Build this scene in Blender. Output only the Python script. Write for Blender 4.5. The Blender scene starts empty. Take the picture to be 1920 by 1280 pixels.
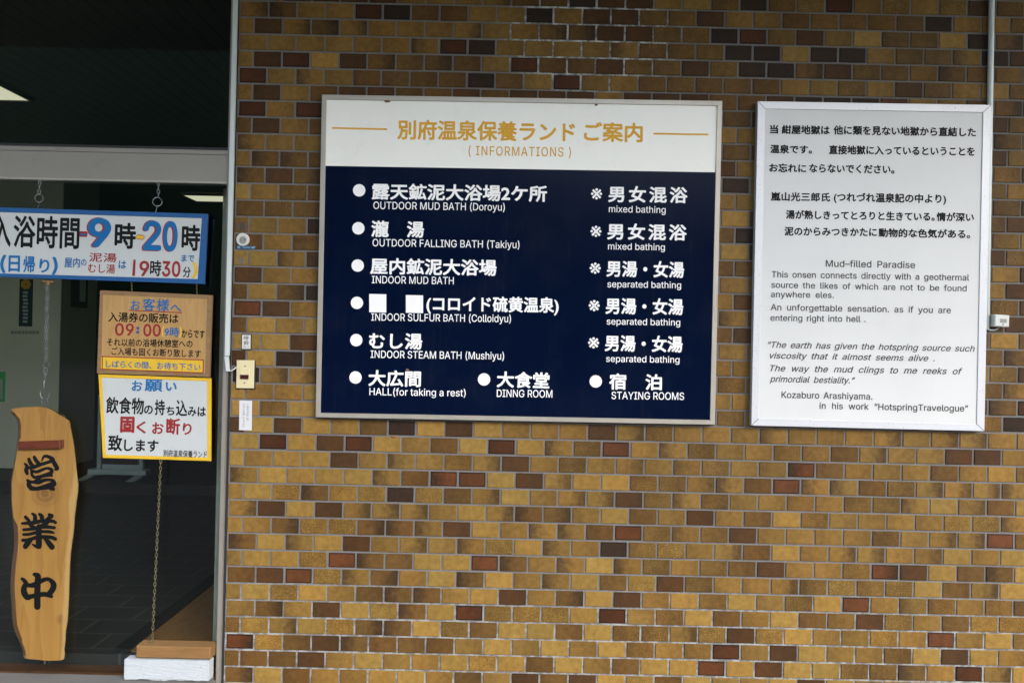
import bpy, bmesh, math, random
import mathutils
import mathutils.geometry
from mathutils import Vector, Matrix

# ------------------------------------------------------------------ camera
SC = bpy.context.scene
COL = SC.collection
F, D0, EYE = 1663.0, 3.6618, 1.5
RX, RY, RZ = -0.004533, 0.000121, 0.021912


def _rot(rx, ry, rz):
    X = Matrix(((1, 0, 0), (0, math.cos(rx), -math.sin(rx)), (0, math.sin(rx), math.cos(rx))))
    Y = Matrix(((math.cos(ry), 0, math.sin(ry)), (0, 1, 0), (-math.sin(ry), 0, math.cos(ry))))
    Z = Matrix(((math.cos(rz), -math.sin(rz), 0), (math.sin(rz), math.cos(rz), 0), (0, 0, 1)))
    return Z @ X @ Y


R = _rot(RX, RY, RZ)
CAMP = Vector((0.0, -D0, EYE))
RIGHT = Vector((R[0][0], R[0][2], -R[0][1]))
DOWN = Vector((R[1][0], R[1][2], -R[1][1]))
FWD = Vector((R[2][0], R[2][2], -R[2][1]))
cam_data = bpy.data.cameras.new("camera")
cam = bpy.data.objects.new("camera", cam_data)
COL.objects.link(cam)
M = Matrix.Identity(4)
for i in range(3):
    M[i][0], M[i][1], M[i][2], M[i][3] = RIGHT[i], -DOWN[i], -FWD[i], CAMP[i]
cam.matrix_world = M
cam_data.sensor_width = 36.0
cam_data.lens = 36.0 * F / 1920.0
cam_data.clip_start = 0.05
cam_data.clip_end = 500.0
SC.camera = cam

# ------------------------------------------------------------------ world, sun, exposure
SUN_EL, SUN_AZ = math.radians(36), math.radians(40)      # azimuth measured from -y (in front of the wall) towards +x
world = bpy.data.worlds.new("World")
SC.world = world
world.use_nodes = True
wn = world.node_tree
sky = wn.nodes.new("ShaderNodeTexSky")
sky.sky_type = "NISHITA"
sky.sun_disc = False
sky.sun_elevation = SUN_EL
sky.sun_rotation = math.pi - SUN_AZ
sky.air_density = 1.0
sky.dust_density = 2.0
sky.ozone_density = 1.0
wn.links.new(sky.outputs[0], wn.nodes["Background"].inputs[0])
wn.nodes["Background"].inputs[1].default_value = 0.15
sun_data = bpy.data.lights.new("sun", "SUN")
sun_data.energy = 0.5
sun_data.angle = math.radians(40)
sun_data.color = (1.0, 0.985, 0.96)
sun = bpy.data.objects.new("sun", sun_data)
COL.objects.link(sun)
sdir = Vector((math.sin(SUN_AZ) * math.cos(SUN_EL), -math.cos(SUN_AZ) * math.cos(SUN_EL), math.sin(SUN_EL)))
sun.location = sdir * 30
sun.rotation_euler = sdir.to_track_quat("Z", "Y").to_euler()
SC.view_settings.view_transform = "Standard"
SC.view_settings.look = "None"
SC.view_settings.gamma = 1.0
SC.view_settings.exposure = 2.08
random.seed(7)


# ------------------------------------------------------------------ helpers
def at(px, py, y=0.0):
    """the point of the plane Y = y seen at this place of the photograph (1920 x 1280)"""
    d = RIGHT * ((px - 960.0) / F) + DOWN * ((py - 640.0) / F) + FWD
    return CAMP + d * ((y - CAMP.y) / d.y)


def atz(px, py, z):
    """the point of the level z seen at this place of the photograph"""
    d = RIGHT * ((px - 960.0) / F) + DOWN * ((py - 640.0) / F) + FWD
    return CAMP + d * ((z - CAMP.z) / d.z)


def px2m(y):
    return (y + D0) / F


class MB:
    def __init__(s):
        s.v, s.f, s.mi = [], [], []

    def add(s, vs, fs, mi=0):
        b = len(s.v)
        s.v += [Vector(v) for v in vs]
        s.f += [tuple(b + i for i in f) for f in fs]
        s.mi += [mi] * len(fs)

    def box(s, x0, x1, y0, y1, z0, z1, mi=0):
        s.add([(x, y, z) for x in (x0, x1) for y in (y0, y1) for z in (z0, z1)],
              [(0, 1, 3, 2), (4, 6, 7, 5), (0, 4, 5, 1), (2, 3, 7, 6), (0, 2, 6, 4), (1, 5, 7, 3)], mi)

    def plate(s, c, t, bev=0.0, mi=0):
        """c: front corners TL TR BR BL (world), thickness t towards +y, with a small front bevel"""
        c = [Vector(q) for q in c]
        cen = sum(c, Vector()) / 4
        if bev:
            inn = []
            for i, q in enumerate(c):
                a, b = c[i - 1] - q, c[(i + 1) % 4] - q
                inn.append(q + a.normalized() * bev + b.normalized() * bev)
            mid = [q + Vector((0, bev, 0)) for q in c]
        else:
            inn, mid = c, None
        back = [q + Vector((0, t, 0)) for q in c]
        rings = [inn] + ([mid] if mid else []) + [back]
        vs = [q for r in rings for q in r]
        fs = [(3, 2, 1, 0)]
        for k in range(len(rings) - 1):
            for i in range(4):
                j = (i + 1) % 4
                fs.append((4 * k + i, 4 * k + j, 4 * k + 4 + j, 4 * k + 4 + i))
        n = 4 * (len(rings) - 1)
        fs.append((n, n + 1, n + 2, n + 3))
        s.add(vs, fs, mi)

    def frame(s, o, i, t, ti, mi=0, gap=0.0):
        """four mitred bars between the outer and inner corners TL TR BR BL; t depth outside, ti depth of the inner lip"""
        o = [Vector(q) for q in o]
        i = [Vector(q) for q in i]
        for k in range(4):
            j = (k + 1) % 4
            ok, oj, ik, ij = o[k], o[j], i[k], i[j]
            if gap:
                g = (oj - ok).normalized() * gap
                ok, ik, oj, ij = ok + g, ik + g, oj - g, ij - g
            b = 0.0012
            n_o = (ok - ik).normalized() * b
            vs = [ok - n_o, oj - n_o, ij + n_o, ik + n_o,
                  ok + Vector((0, b, 0)), oj + Vector((0, b, 0)), ij + Vector((0, b, 0)), ik + Vector((0, b, 0)),
                  ok + Vector((0, t, 0)), oj + Vector((0, t, 0)), ij + Vector((0, ti, 0)), ik + Vector((0, ti, 0))]
            fs = [(3, 2, 1, 0), (0, 1, 5, 4), (2, 3, 7, 6), (4, 5, 9, 8), (6, 7, 11, 10), (3, 0, 4, 7), (1, 2, 6, 5),
                  (7, 4, 8, 11), (5, 6, 10, 9), (8, 9, 10, 11)]
            s.add(vs, fs, mi)

    def tube(s, pts, r, n=8, mi=0, closed=False):
        pts = [Vector(p) for p in pts]
        rings = []
        m = len(pts)
        for k, p in enumerate(pts):
            a = pts[(k - 1) % m] if (closed or k > 0) else p
            b = pts[(k + 1) % m] if (closed or k < m - 1) else p
            d = (b - a).normalized()
            up = Vector((0, 1, 0)) if abs(d.y) < 0.9 else Vector((1, 0, 0))
            u = d.cross(up).normalized()
            w = d.cross(u).normalized()
            rr = r[k] if isinstance(r, (list, tuple)) else r
            rings.append([p + (u * math.cos(6.28318 * q / n) + w * math.sin(6.28318 * q / n)) * rr for q in range(n)])
        vs = [q for g in rings for q in g]
        fs = []
        for k in range(m if closed else m - 1):
            k2 = (k + 1) % m
            for q in range(n):
                q2 = (q + 1) % n
                fs.append((k * n + q, k * n + q2, k2 * n + q2, k2 * n + q))
        if not closed:
            fs.append(tuple(range(n - 1, -1, -1)))
            fs.append(tuple((m - 1) * n + q for q in range(n)))
        s.add(vs, fs, mi)

    def ring(s, c, rx, rz, r, tilt=0.0, ax=0, n=14, mi=0, roll=0.0):
        """a wire ring (chain link) round c; ax 0 lies in the xz plane, 1 in the yz plane"""
        pts = []
        for k in range(n):
            a = 6.28318 * k / n
            u, w = rx * math.cos(a), rz * math.sin(a)
            p = Vector((u, 0, w)) if ax == 0 else Vector((0, u, w))
            if tilt:
                p = Matrix.Rotation(tilt, 3, "Y") @ p
            if roll:
                p = Matrix.Rotation(roll, 3, "Z") @ p
            pts.append(Vector(c) + p)
        s.tube(pts, r, 6, mi, closed=True)

    def disc(s, c, rx, rz, t, n=28, mi=0, bev=0.0):
        c = Vector(c)
        ring = lambda y, k: [c + Vector((k * rx * math.cos(6.28318 * i / n), y, k * rz * math.sin(6.28318 * i / n))) for i in range(n)]
        rs = [ring(0, 1 - bev), ring(min(t, rx * bev * .6) if bev else 0.00001, 1), ring(t, 1)]
        vs = [q for r_ in rs for q in r_]
        fs = [tuple(range(n))]
        for k in (0, 1):
            for i in range(n):
                j = (i + 1) % n
                fs.append((k * n + j, k * n + i, k * n + n + i, k * n + n + j))
        fs.append(tuple(2 * n + i for i in range(n - 1, -1, -1)))
        s.add(vs, fs, mi)

    def build(s, name, mats, parent=None, origin=None, smooth=False):
        if not isinstance(mats, (list, tuple)):
            mats = [mats]
        if parent is not None:
            org = Vector((0, 0, 0))
            p = parent
            while p is not None:
                org += p.location
                p = p.parent
            base = org
        else:
            base = Vector(origin) if origin is not None else Vector((0, 0, 0))
        me = bpy.data.meshes.new(name)
        me.from_pydata([tuple(v - base) for v in s.v], [], s.f)
        for m in mats:
            me.materials.append(m)
        me.polygons.foreach_set("material_index", s.mi)
        if smooth:
            me.polygons.foreach_set("use_smooth", [True] * len(s.f))
        me.update()
        ob = bpy.data.objects.new(name, me)
        COL.objects.link(ob)
        if parent is not None:
            ob.parent = parent
        else:
            ob.location = base
        return ob


def fixn(ob):
    bm = bmesh.new()
    bm.from_mesh(ob.data)
    bmesh.ops.recalc_face_normals(bm, faces=bm.faces)
    bm.to_mesh(ob.data)
    bm.free()
    return ob


def tag(o, label, cat, group=None):
    o["label"] = label
    o["category"] = cat
    if group:
        o["group"] = group
    return o


def thing(name, loc, label, cat, group=None):
    o = bpy.data.objects.new(name, None)
    o.empty_display_size = 0.05
    COL.objects.link(o)
    o.location = loc
    return tag(o, label, cat, group)


def structure(ob):
    ob["kind"] = "structure"
    return ob


# ------------------------------------------------------------------ materials
def newmat(name):
    m = bpy.data.materials.new(name)
    m.use_nodes = True
    return m, m.node_tree, m.node_tree.nodes["Principled BSDF"]


def N(nt, t, **kw):
    n = nt.nodes.new(t)
    for k, v in kw.items():
        setattr(n, k, v)
    return n


def math_(nt, op, a, b=None, c=None, clamp=False):
    n = nt.nodes.new("ShaderNodeMath")
    n.operation = op
    n.use_clamp = clamp
    for i, v in enumerate((a, b, c)):
        if v is None:
            continue
        if isinstance(v, (int, float)):
            n.inputs[i].default_value = v
        else:
            nt.links.new(v, n.inputs[i])
    return n.outputs[0]


def mix_(nt, fac, a, b, mode="MIX"):
    n = nt.nodes.new("ShaderNodeMix")
    n.data_type = "RGBA"
    n.blend_type = mode
    for i, v in ((0, fac), (6, a), (7, b)):
        if isinstance(v, (int, float)):
            n.inputs[i].default_value = v
        elif isinstance(v, tuple):
            n.inputs[i].default_value = (v + (1,))[:4]
        else:
            nt.links.new(v, n.inputs[i])
    return n.outputs[2]


def ramp_(nt, v, lo, hi, a=0.0, b=1.0):
    n = nt.nodes.new("ShaderNodeMapRange")
    n.interpolation_type = "SMOOTHSTEP"
    nt.links.new(v, n.inputs[0])
    for i, x in enumerate((lo, hi, a, b)):
        n.inputs[1 + i].default_value = x
    return n.outputs[0]


def noise_(nt, scale, detail=3.0, rough=0.55, vec=None):
    n = nt.nodes.new("ShaderNodeTexNoise")
    n.inputs["Scale"].default_value = scale
    n.inputs["Detail"].default_value = detail
    n.inputs["Roughness"].default_value = rough
    if vec is None:
        g = nt.nodes.get("geo") or N(nt, "ShaderNodeNewGeometry", name="geo")
        vec = g.outputs["Position"]
    nt.links.new(vec, n.inputs["Vector"])
    return n.outputs[0]


def stretched(nt, sx, sy, sz):
    g = nt.nodes.get("geo") or N(nt, "ShaderNodeNewGeometry", name="geo")
    n = N(nt, "ShaderNodeVectorMath", operation="MULTIPLY")
    nt.links.new(g.outputs["Position"], n.inputs[0])
    n.inputs[1].default_value = (sx, sy, sz)
    return n.outputs[0]


def bump_(nt, bsdf, h, strength, dist=0.002):
    b = nt.nodes.new("ShaderNodeBump")
    b.inputs["Strength"].default_value = strength
    b.inputs["Distance"].default_value = dist
    nt.links.new(h, b.inputs["Height"])
    nt.links.new(b.outputs[0], bsdf.inputs["Normal"])


def plain(name, col, rough=0.5, var=0.12, scale=14.0, metal=0.0, spec=0.5, bump=0.0, dirt=None, dirt_amt=0.5, fine=260.0):
    """a surface of one colour with faint mottling and, if asked, patches of dirt"""
    m, nt, b = newmat(name)
    n1 = noise_(nt, scale, 4)
    n2 = noise_(nt, fine, 2)
    s = math_(nt, "ADD", math_(nt, "MULTIPLY", n1, var * 2), math_(nt, "MULTIPLY_ADD", n2, var, 1 - 1.5 * var))
    c = mix_(nt, 1.0, col, s, "MULTIPLY")
    if dirt:
        d = ramp_(nt, noise_(nt, scale * 2.3, 6, 0.7), 0.55, 0.75, 0, dirt_amt)
        c = mix_(nt, d, c, dirt)
    nt.links.new(c, b.inputs["Base Color"])
    nt.links.new(math_(nt, "MULTIPLY_ADD", n1, 0.2, rough - 0.1), b.inputs["Roughness"])
    b.inputs["Metallic"].default_value = metal
    b.inputs["Specular IOR Level"].default_value = spec
    if bump:
        bump_(nt, b, n2, bump)
    return m


def wood(name, c1, c2, axis="z", scale=1.0, rough=0.5, knots=None, sap=None):
    m, nt, b = newmat(name)
    st = {"z": (9, 9, 1.1), "x": (1.1, 9, 9), "y": (9, 1.1, 9)}[axis]
    v = stretched(nt, *[q * scale for q in st])
    warp = noise_(nt, 1.6, 3, 0.5, v)
    w = N(nt, "ShaderNodeTexNoise")
    w.inputs["Scale"].default_value = 3.2
    w.inputs["Detail"].default_value = 6
    w.inputs["Distortion"].default_value = 1.2
    nt.links.new(v, w.inputs["Vector"])
    saw = math_(nt, "FRACT", math_(nt, "MULTIPLY", warp, 9.0))
    g = math_(nt, "ADD", math_(nt, "MULTIPLY", w.outputs[0], 0.7), math_(nt, "MULTIPLY", saw, 0.3))
    f = ramp_(nt, g, 0.25, 0.8)
    c = mix_(nt, f, c1, c2)
    if knots:
        for (kp, kr, kc) in knots:
            gg = nt.nodes.get("geo")
            dn = N(nt, "ShaderNodeVectorMath", operation="SUBTRACT")
            nt.links.new(gg.outputs["Position"], dn.inputs[0])
            dn.inputs[1].default_value = kp
            ln = N(nt, "ShaderNodeVectorMath", operation="LENGTH")
            nt.links.new(dn.outputs[0], ln.inputs[0])
            dist = math_(nt, "ADD", ln.outputs["Value"], math_(nt, "MULTIPLY", math_(nt, "SUBTRACT", warp, 0.5), kr * 1.2))
            rings = math_(nt, "MULTIPLY", math_(nt, "ABSOLUTE", math_(nt, "SINE", math_(nt, "MULTIPLY", dist, 11.0 / kr))), 0.6)
            k = math_(nt, "MULTIPLY", ramp_(nt, dist, kr, kr * 0.2), math_(nt, "ADD", rings, 0.25))
            c = mix_(nt, k, c, kc)
    fib = noise_(nt, 10, 4, 0.7, stretched(nt, *[q * scale * 9 if q > 5 else q * scale * 2 for q in st]))
    c = mix_(nt, ramp_(nt, fib, 0.52, 0.78, 0, 0.45), c, tuple(q * 0.45 for q in c2))
    if sap:         # paler sapwood beyond a wandering line: x at one height, drift with height
        gg = nt.nodes.get("geo")
        sx_ = N(nt, "ShaderNodeSeparateXYZ")
        nt.links.new(gg.outputs["Position"], sx_.inputs[0])
        edge = math_(nt, "ADD", math_(nt, "MULTIPLY", math_(nt, "SUBTRACT", sx_.outputs[2], sap[1]), -sap[2]), sx_.outputs[0])
        edge = math_(nt, "ADD", edge, math_(nt, "MULTIPLY", math_(nt, "SUBTRACT", noise_(nt, 6, 3), 0.5), 0.05))
        c = mix_(nt, ramp_(nt, edge, sap[0] - .004, sap[0] + .010, 0, 0.75), c, sap[3])
        grime = math_(nt, "MULTIPLY", ramp_(nt, edge, sap[0], sap[0] + .03), ramp_(nt, noise_(nt, 22, 4, 0.7), 0.56, 0.72, 0, 0.8))
        c = mix_(nt, grime, c, (0.09, 0.065, 0.038))
    nt.links.new(c, b.inputs["Base Color"])
    b.inputs["Roughness"].default_value = rough
    bump_(nt, b, math_(nt, "ADD", g, math_(nt, "MULTIPLY", fib, 0.5)), 0.3, 0.001)
    return m


MT = {}
MT["alu"] = plain("brushed_aluminium", (0.25, 0.232, 0.20), 0.45, 0.08, 6, 0.2, dirt=(0.13, 0.115, 0.09), dirt_amt=0.3)
MT["alu_frame"] = plain("beige_aluminium", (0.408, 0.374, 0.3145), 0.38, 0.06, 10, 0.35)
MT["alu_dark"] = plain("dark_gasket", (0.014, 0.014, 0.013), 0.6)
MT["white_paint"] = plain("white_enamel_panel", (0.90, 0.89, 0.81), 0.32, 0.04, 5, dirt=(0.6, 0.58, 0.5), dirt_amt=0.2)
MT["navy"] = plain("navy_enamel_panel", (0.0012, 0.0048, 0.021), 0.16, 0.10, 3, spec=0.05)
MT["white_letter"] = plain("white_lettering", (0.90, 0.89, 0.87), 0.5, 0.03)
MT["gold_letter"] = plain("ochre_lettering", (0.74, 0.40, 0.040), 0.6, 0.04, spec=0.2)
MT["black_letter"] = plain("black_lettering", (0.0028, 0.0032, 0.003), 0.6, 0.05, spec=0.2)
MT["grey_letter"] = plain("dark_grey_lettering", (0.022, 0.0205, 0.0195), 0.5, 0.05)
MT["red_letter"] = plain("red_brush_paint", (0.24, 0.011, 0.011), 0.5, 0.1)
MT["blue_letter"] = plain("blue_brush_paint", (0.008, 0.115, 0.30), 0.6, 0.1, spec=0.2)
MT["yellow_paint"] = plain("yellow_brush_paint", (0.62, 0.385, 0.014), 0.55, 0.08, 40, dirt=(0.36, 0.16, 0.02), dirt_amt=0.5)
MT["sign_white"] = plain("painted_white_board", (0.4552, 0.4812, 0.4682), 0.5, 0.05, 9, dirt=(0.3577, 0.3577, 0.3251), dirt_amt=0.3)
MT["sign_blue"] = plain("painted_blue_rim", (0.008, 0.075, 0.225), 0.45, 0.12, 20, dirt=(0.02, 0.05, 0.1), dirt_amt=0.5)
MT["panel_light"] = plain("pale_enamel_panel", (0.63, 0.635, 0.615), 0.35, 0.03, 4)
MT["tan"] = wood("tan_plywood", (0.4094, 0.2426, 0.08158), (0.3559, 0.2016, 0.06346), "z", 0.7, 0.55)
MT["tan_rim"] = wood("tan_batten", (0.2387, 0.1426, 0.05967), (0.1923, 0.1061, 0.0431), "x", 1.3, 0.55)
MT["steel"] = plain("zinc_chain", (0.27, 0.27, 0.264), 0.35, 0.15, 80, 0.85)
MT["brass"] = plain("brass_chain", (0.30, 0.26, 0.13), 0.3, 0.25, 90, 0.8)
MT["cream"] = plain("cream_plastic", (0.6745, 0.5881, 0.3459), 0.35, 0.03, 20)
MT["white_plastic"] = plain("white_plastic", (0.6227, 0.6227, 0.5807), 0.35, 0.04, 20)
MT["conduit"] = plain("grey_white_conduit", (0.55, 0.60, 0.57), 0.42, 0.05, 12)
MT["pale_pipe"] = plain("pale_green_pipe", (0.74, 0.80, 0.76), 0.45, 0.05, 12)
MT["paper"] = plain("white_paper", (0.5967, 0.6044, 0.612), 0.7, 0.02)
MT["dark_red"] = plain("dark_red_plastic", (0.05, 0.006, 0.006), 0.3, 0.05)
MT["batten"] = wood("red_brown_lacquered_batten", (0.124, 0.0279, 0.00992), (0.062, 0.01364, 0.0062), "x", 1.6, 0.35)
MT["beam"] = wood("pale_cedar_beam", (0.2306, 0.1246, 0.03921), (0.1845, 0.09224, 0.02768), "x", 1.5, 0.55)
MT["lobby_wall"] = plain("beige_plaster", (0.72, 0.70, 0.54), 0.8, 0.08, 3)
MT["lobby_return"] = plain("shaded_plaster", (0.34, 0.33, 0.26), 0.8, 0.08, 3)  # beige plaster darkened so its colour carries the shade of the return
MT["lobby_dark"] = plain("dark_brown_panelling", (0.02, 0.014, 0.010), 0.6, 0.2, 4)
MT["poster_teal"] = plain("dark_teal_print", (0.012, 0.035, 0.04), 0.5)
MT["poster_red"] = plain("dark_maroon_print", (0.05, 0.018, 0.016), 0.5)
MT["green_print"] = plain("green_print", (0.06, 0.55, 0.13), 0.5)
MT["dull_paint"] = plain("grey_white_paint", (0.42, 0.47, 0.43), 0.6, 0.1)
MT["concrete"] = plain("grey_concrete", (0.13, 0.125, 0.115), 0.85, 0.12, 5, bump=0.3, dirt=(0.14, 0.13, 0.12), dirt_amt=0.4)
MT["brown_strip"] = wood("brown_threshold", (0.20, 0.085, 0.038), (0.11, 0.048, 0.022), "x", 1.4, 0.5)
MT["deck"] = wood("brown_floor_boards", (0.30, 0.155, 0.055), (0.21, 0.10, 0.036), "y", 1.2, 0.6)
MT["blue_label"] = plain("blue_label", (0.02, 0.10, 0.19), 0.4, 0.1)
MT["pale_label"] = plain("pale_blue_print", (0.20, 0.30, 0.36), 0.5, 0.1)
MT["grey_inset"] = plain("grey_sensor_lens", (0.252, 0.258, 0.228), 0.4, 0.05)
MT["mauve"] = plain("faded_mauve_sticker", (0.144, 0.114, 0.09), 0.6, 0.2, 200)
MT["stick_red"] = plain("worn_red_print", (0.25, 0.05, 0.06), 0.5, 0.2)
MT["stick_green"] = plain("worn_green_print", (0.03, 0.16, 0.08), 0.5, 0.2)
MT["stick_grey"] = plain("worn_grey_film", (0.065, 0.044, 0.022), 0.5, 0.2)
MT["mud"] = plain("dried_mud", (0.216, 0.114, 0.054), 0.9, 0.3, 200)
MT["roof_board"] = plain("dark_ceiling_board", (0.10, 0.095, 0.085), 0.7, 0.15, 4)


def stone_mat():
    m, nt, b = newmat("white_painted_stone")
    n1 = noise_(nt, 60, 5, 0.65)
    ch = ramp_(nt, noise_(nt, 70, 4, 0.65), 0.62, 0.70)
    c = mix_(nt, n1, (0.37, 0.40, 0.415), (0.45, 0.485, 0.50))
    c = mix_(nt, ch, c, (0.15, 0.135, 0.12))
    nt.links.new(c, b.inputs["Base Color"])
    b.inputs["Roughness"].default_value = 0.7
    bump_(nt, b, n1, 0.12, 0.002)
    return m


def speck_alu():
    m, nt, b = newmat("white_aluminium_specked")
    sp = ramp_(nt, noise_(nt, 210, 1, 0.4), 0.70, 0.735)
    c = mix_(nt, sp, (0.62, 0.625, 0.64), (0.19, 0.17, 0.17))
    nt.links.new(c, b.inputs["Base Color"])
    b.inputs["Roughness"].default_value = 0.35
    b.inputs["Metallic"].default_value = 0.15
    return m


def brick_mat():
    m, nt, b = newmat("glazed_brick_tile")
    at_ = lambda nm: N(nt, "ShaderNodeAttribute", attribute_name=nm)
    base, flash, grain = at_("base_tone"), at_("flash_tone"), at_("grain")
    uvn = N(nt, "ShaderNodeUVMap", uv_map="brick_uv")
    sx = N(nt, "ShaderNodeSeparateXYZ")
    nt.links.new(uvn.outputs[0], sx.inputs[0])
    u, v = sx.outputs[0], sx.outputs[1]
    sg = N(nt, "ShaderNodeSeparateColor")
    nt.links.new(grain.outputs["Color"], sg.inputs[0])
    n1 = noise_(nt, 42, 4, 0.6)
    n2 = noise_(nt, 420, 2, 0.6)
    n3 = noise_(nt, 190, 4, 0.7)
    n0 = noise_(nt, 17, 2, 0.5)
    uu = math_(nt, "ADD", u, math_(nt, "MULTIPLY", math_(nt, "SUBTRACT", n1, 0.5), 0.7))
    uu = math_(nt, "ADD", uu, math_(nt, "MULTIPLY", math_(nt, "SUBTRACT", n3, 0.5), 0.35))
    fm = math_(nt, "MULTIPLY", ramp_(nt, uu, -0.05, 0.75, 1.0, 0.0), flash.outputs["Alpha"])
    c = mix_(nt, fm, base.outputs["Color"], flash.outputs["Color"])
    tone = math_(nt, "ADD", math_(nt, "MULTIPLY", n1, 0.95), math_(nt, "MULTIPLY_ADD", n3, 0.45, 0.30))
    c = mix_(nt, 1.0, c, tone, "MULTIPLY")
    # brown speckle, denser on the speckled tiles
    thr = math_(nt, "MULTIPLY_ADD", sg.outputs[0], 0.17, math_(nt, "MULTIPLY", n0, 0.22))
    sp = math_(nt, "SUBTRACT", math_(nt, "ADD", n3, thr), 0.70)
    sp = math_(nt, "MULTIPLY", ramp_(nt, sp, 0.0, 0.07), math_(nt, "MULTIPLY_ADD", sg.outputs[0], 0.3, 0.35))
    c = mix_(nt, sp, c, (0.042, 0.022, 0.008))
    pin = ramp_(nt, noise_(nt, 330, 1, 0.4), 0.70, 0.75, 0, 0.75)
    c = mix_(nt, pin, c, (0.03, 0.016, 0.008))
    ed = math_(nt, "MINIMUM", math_(nt, "MULTIPLY", math_(nt, "MINIMUM", u, math_(nt, "SUBTRACT", 1.0, u)), 1.8),
               math_(nt, "MINIMUM", v, math_(nt, "SUBTRACT", 1.0, v)))
    ed = math_(nt, "ADD", ed, math_(nt, "MULTIPLY", math_(nt, "SUBTRACT", n3, 0.5), 0.12))
    em = math_(nt, "MULTIPLY", ramp_(nt, ed, 0.02, 0.09, 1.0, 0.0), sg.outputs[2])
    c = mix_(nt, em, c, (0.011, 0.006, 0.004))
    nt.links.new(c, b.inputs["Base Color"])
    nt.links.new(math_(nt, "MULTIPLY_ADD", n3, 0.3, 0.42), b.inputs["Roughness"])
    b.inputs["Specular IOR Level"].default_value = 0.13
    bump_(nt, b, math_(nt, "ADD", math_(nt, "MULTIPLY", n3, math_(nt, "MULTIPLY_ADD", sg.outputs[0], 0.25, 0.3)), math_(nt, "MULTIPLY", n2, 0.25)), 0.5, 0.0015)
    return m


def mortar_mat():
    m, nt, b = newmat("grey_mortar")
    n1 = noise_(nt, 9, 5, 0.65)
    n2 = noise_(nt, 150, 3, 0.6)
    c = mix_(nt, n2, (0.118, 0.110, 0.100), (0.200, 0.190, 0.176))
    # lime bloom: a patch over the big board and along some beds near the ground
    g = nt.nodes.get("geo")
    sp = N(nt, "ShaderNodeSeparateXYZ")
    nt.links.new(g.outputs["Position"], sp.inputs[0])
    dx = math_(nt, "POWER", math_(nt, "DIVIDE", math_(nt, "SUBTRACT", sp.outputs[0], 0.30), 0.42), 2.0)
    dz = math_(nt, "POWER", math_(nt, "DIVIDE", math_(nt, "SUBTRACT", sp.outputs[2], 2.78), 0.26), 2.0)
    patch = ramp_(nt, math_(nt, "ADD", dx, dz), 1.1, 0.2)
    low = ramp_(nt, sp.outputs[2], 0.62, 0.30)
    bloom = math_(nt, "MULTIPLY", math_(nt, "MAXIMUM", patch, math_(nt, "MULTIPLY", low, 0.4)),
                  ramp_(nt, noise_(nt, 26, 4, 0.7), 0.42, 0.60))
    c = mix_(nt, bloom, c, (0.55, 0.56, 0.52))
    dark = ramp_(nt, n1, 0.58, 0.75, 0, 0.5)
    c = mix_(nt, dark, c, (0.085, 0.076, 0.068))
    nt.links.new(c, b.inputs["Base Color"])
    b.inputs["Roughness"].default_value = 0.9
    bump_(nt, b, n2, 0.6, 0.002)
    return m


def glass_mat():
    m, nt, b = newmat("window_glass")
    out = nt.nodes["Material Output"]
    nt.nodes.remove(b)
    tr = N(nt, "ShaderNodeBsdfTransparent")
    tr.inputs[0].default_value = (0.93, 0.96, 0.945, 1)
    gl = N(nt, "ShaderNodeBsdfGlossy")
    gl.inputs["Roughness"].default_value = 0.02
    fr = N(nt, "ShaderNodeFresnel")
    fr.inputs[0].default_value = 1.36
    mx = N(nt, "ShaderNodeMixShader")
    nt.links.new(fr.outputs[0], mx.inputs[0])
    nt.links.new(tr.outputs[0], mx.inputs[1])
    nt.links.new(gl.outputs[0], mx.inputs[2])
    nt.links.new(mx.outputs[0], out.inputs[0])
    return m


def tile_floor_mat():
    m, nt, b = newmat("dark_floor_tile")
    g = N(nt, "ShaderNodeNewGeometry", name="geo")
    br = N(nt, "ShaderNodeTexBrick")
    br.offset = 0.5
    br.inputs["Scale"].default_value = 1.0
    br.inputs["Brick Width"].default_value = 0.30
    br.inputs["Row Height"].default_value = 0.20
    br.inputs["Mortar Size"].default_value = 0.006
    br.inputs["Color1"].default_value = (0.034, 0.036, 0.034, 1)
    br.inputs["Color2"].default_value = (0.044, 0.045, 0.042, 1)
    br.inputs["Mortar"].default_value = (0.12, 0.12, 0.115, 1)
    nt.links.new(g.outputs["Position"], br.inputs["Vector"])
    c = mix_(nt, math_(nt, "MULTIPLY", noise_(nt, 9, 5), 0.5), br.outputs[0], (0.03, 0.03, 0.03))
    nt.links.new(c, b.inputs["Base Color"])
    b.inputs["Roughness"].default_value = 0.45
    return m


def plank_mat(name, c, pitch):
    m, nt, b = newmat(name)
    g = N(nt, "ShaderNodeNewGeometry", name="geo")
    sp = N(nt, "ShaderNodeSeparateXYZ")
    nt.links.new(g.outputs["Position"], sp.inputs[0])
    fr = math_(nt, "FRACT", math_(nt, "DIVIDE", sp.outputs[0], pitch))
    gap = ramp_(nt, math_(nt, "ABSOLUTE", math_(nt, "SUBTRACT", fr, 0.5)), 0.44, 0.49)
    col = mix_(nt, gap, c, (0.01, 0.01, 0.01))
    col = mix_(nt, math_(nt, "MULTIPLY", noise_(nt, 5, 4), 0.5), col, tuple(q * 0.6 for q in c))
    nt.links.new(col, b.inputs["Base Color"])
    b.inputs["Roughness"].default_value = 0.6
    return m


def lamp_mat():
    m, nt, b = newmat("lit_diffuser")
    b.inputs["Base Color"].default_value = (0.8, 0.78, 0.6, 1)
    b.inputs["Emission Color"].default_value = (1.0, 0.95, 0.68, 1)
    b.inputs["Emission Strength"].default_value = 0.16
    return m


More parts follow.
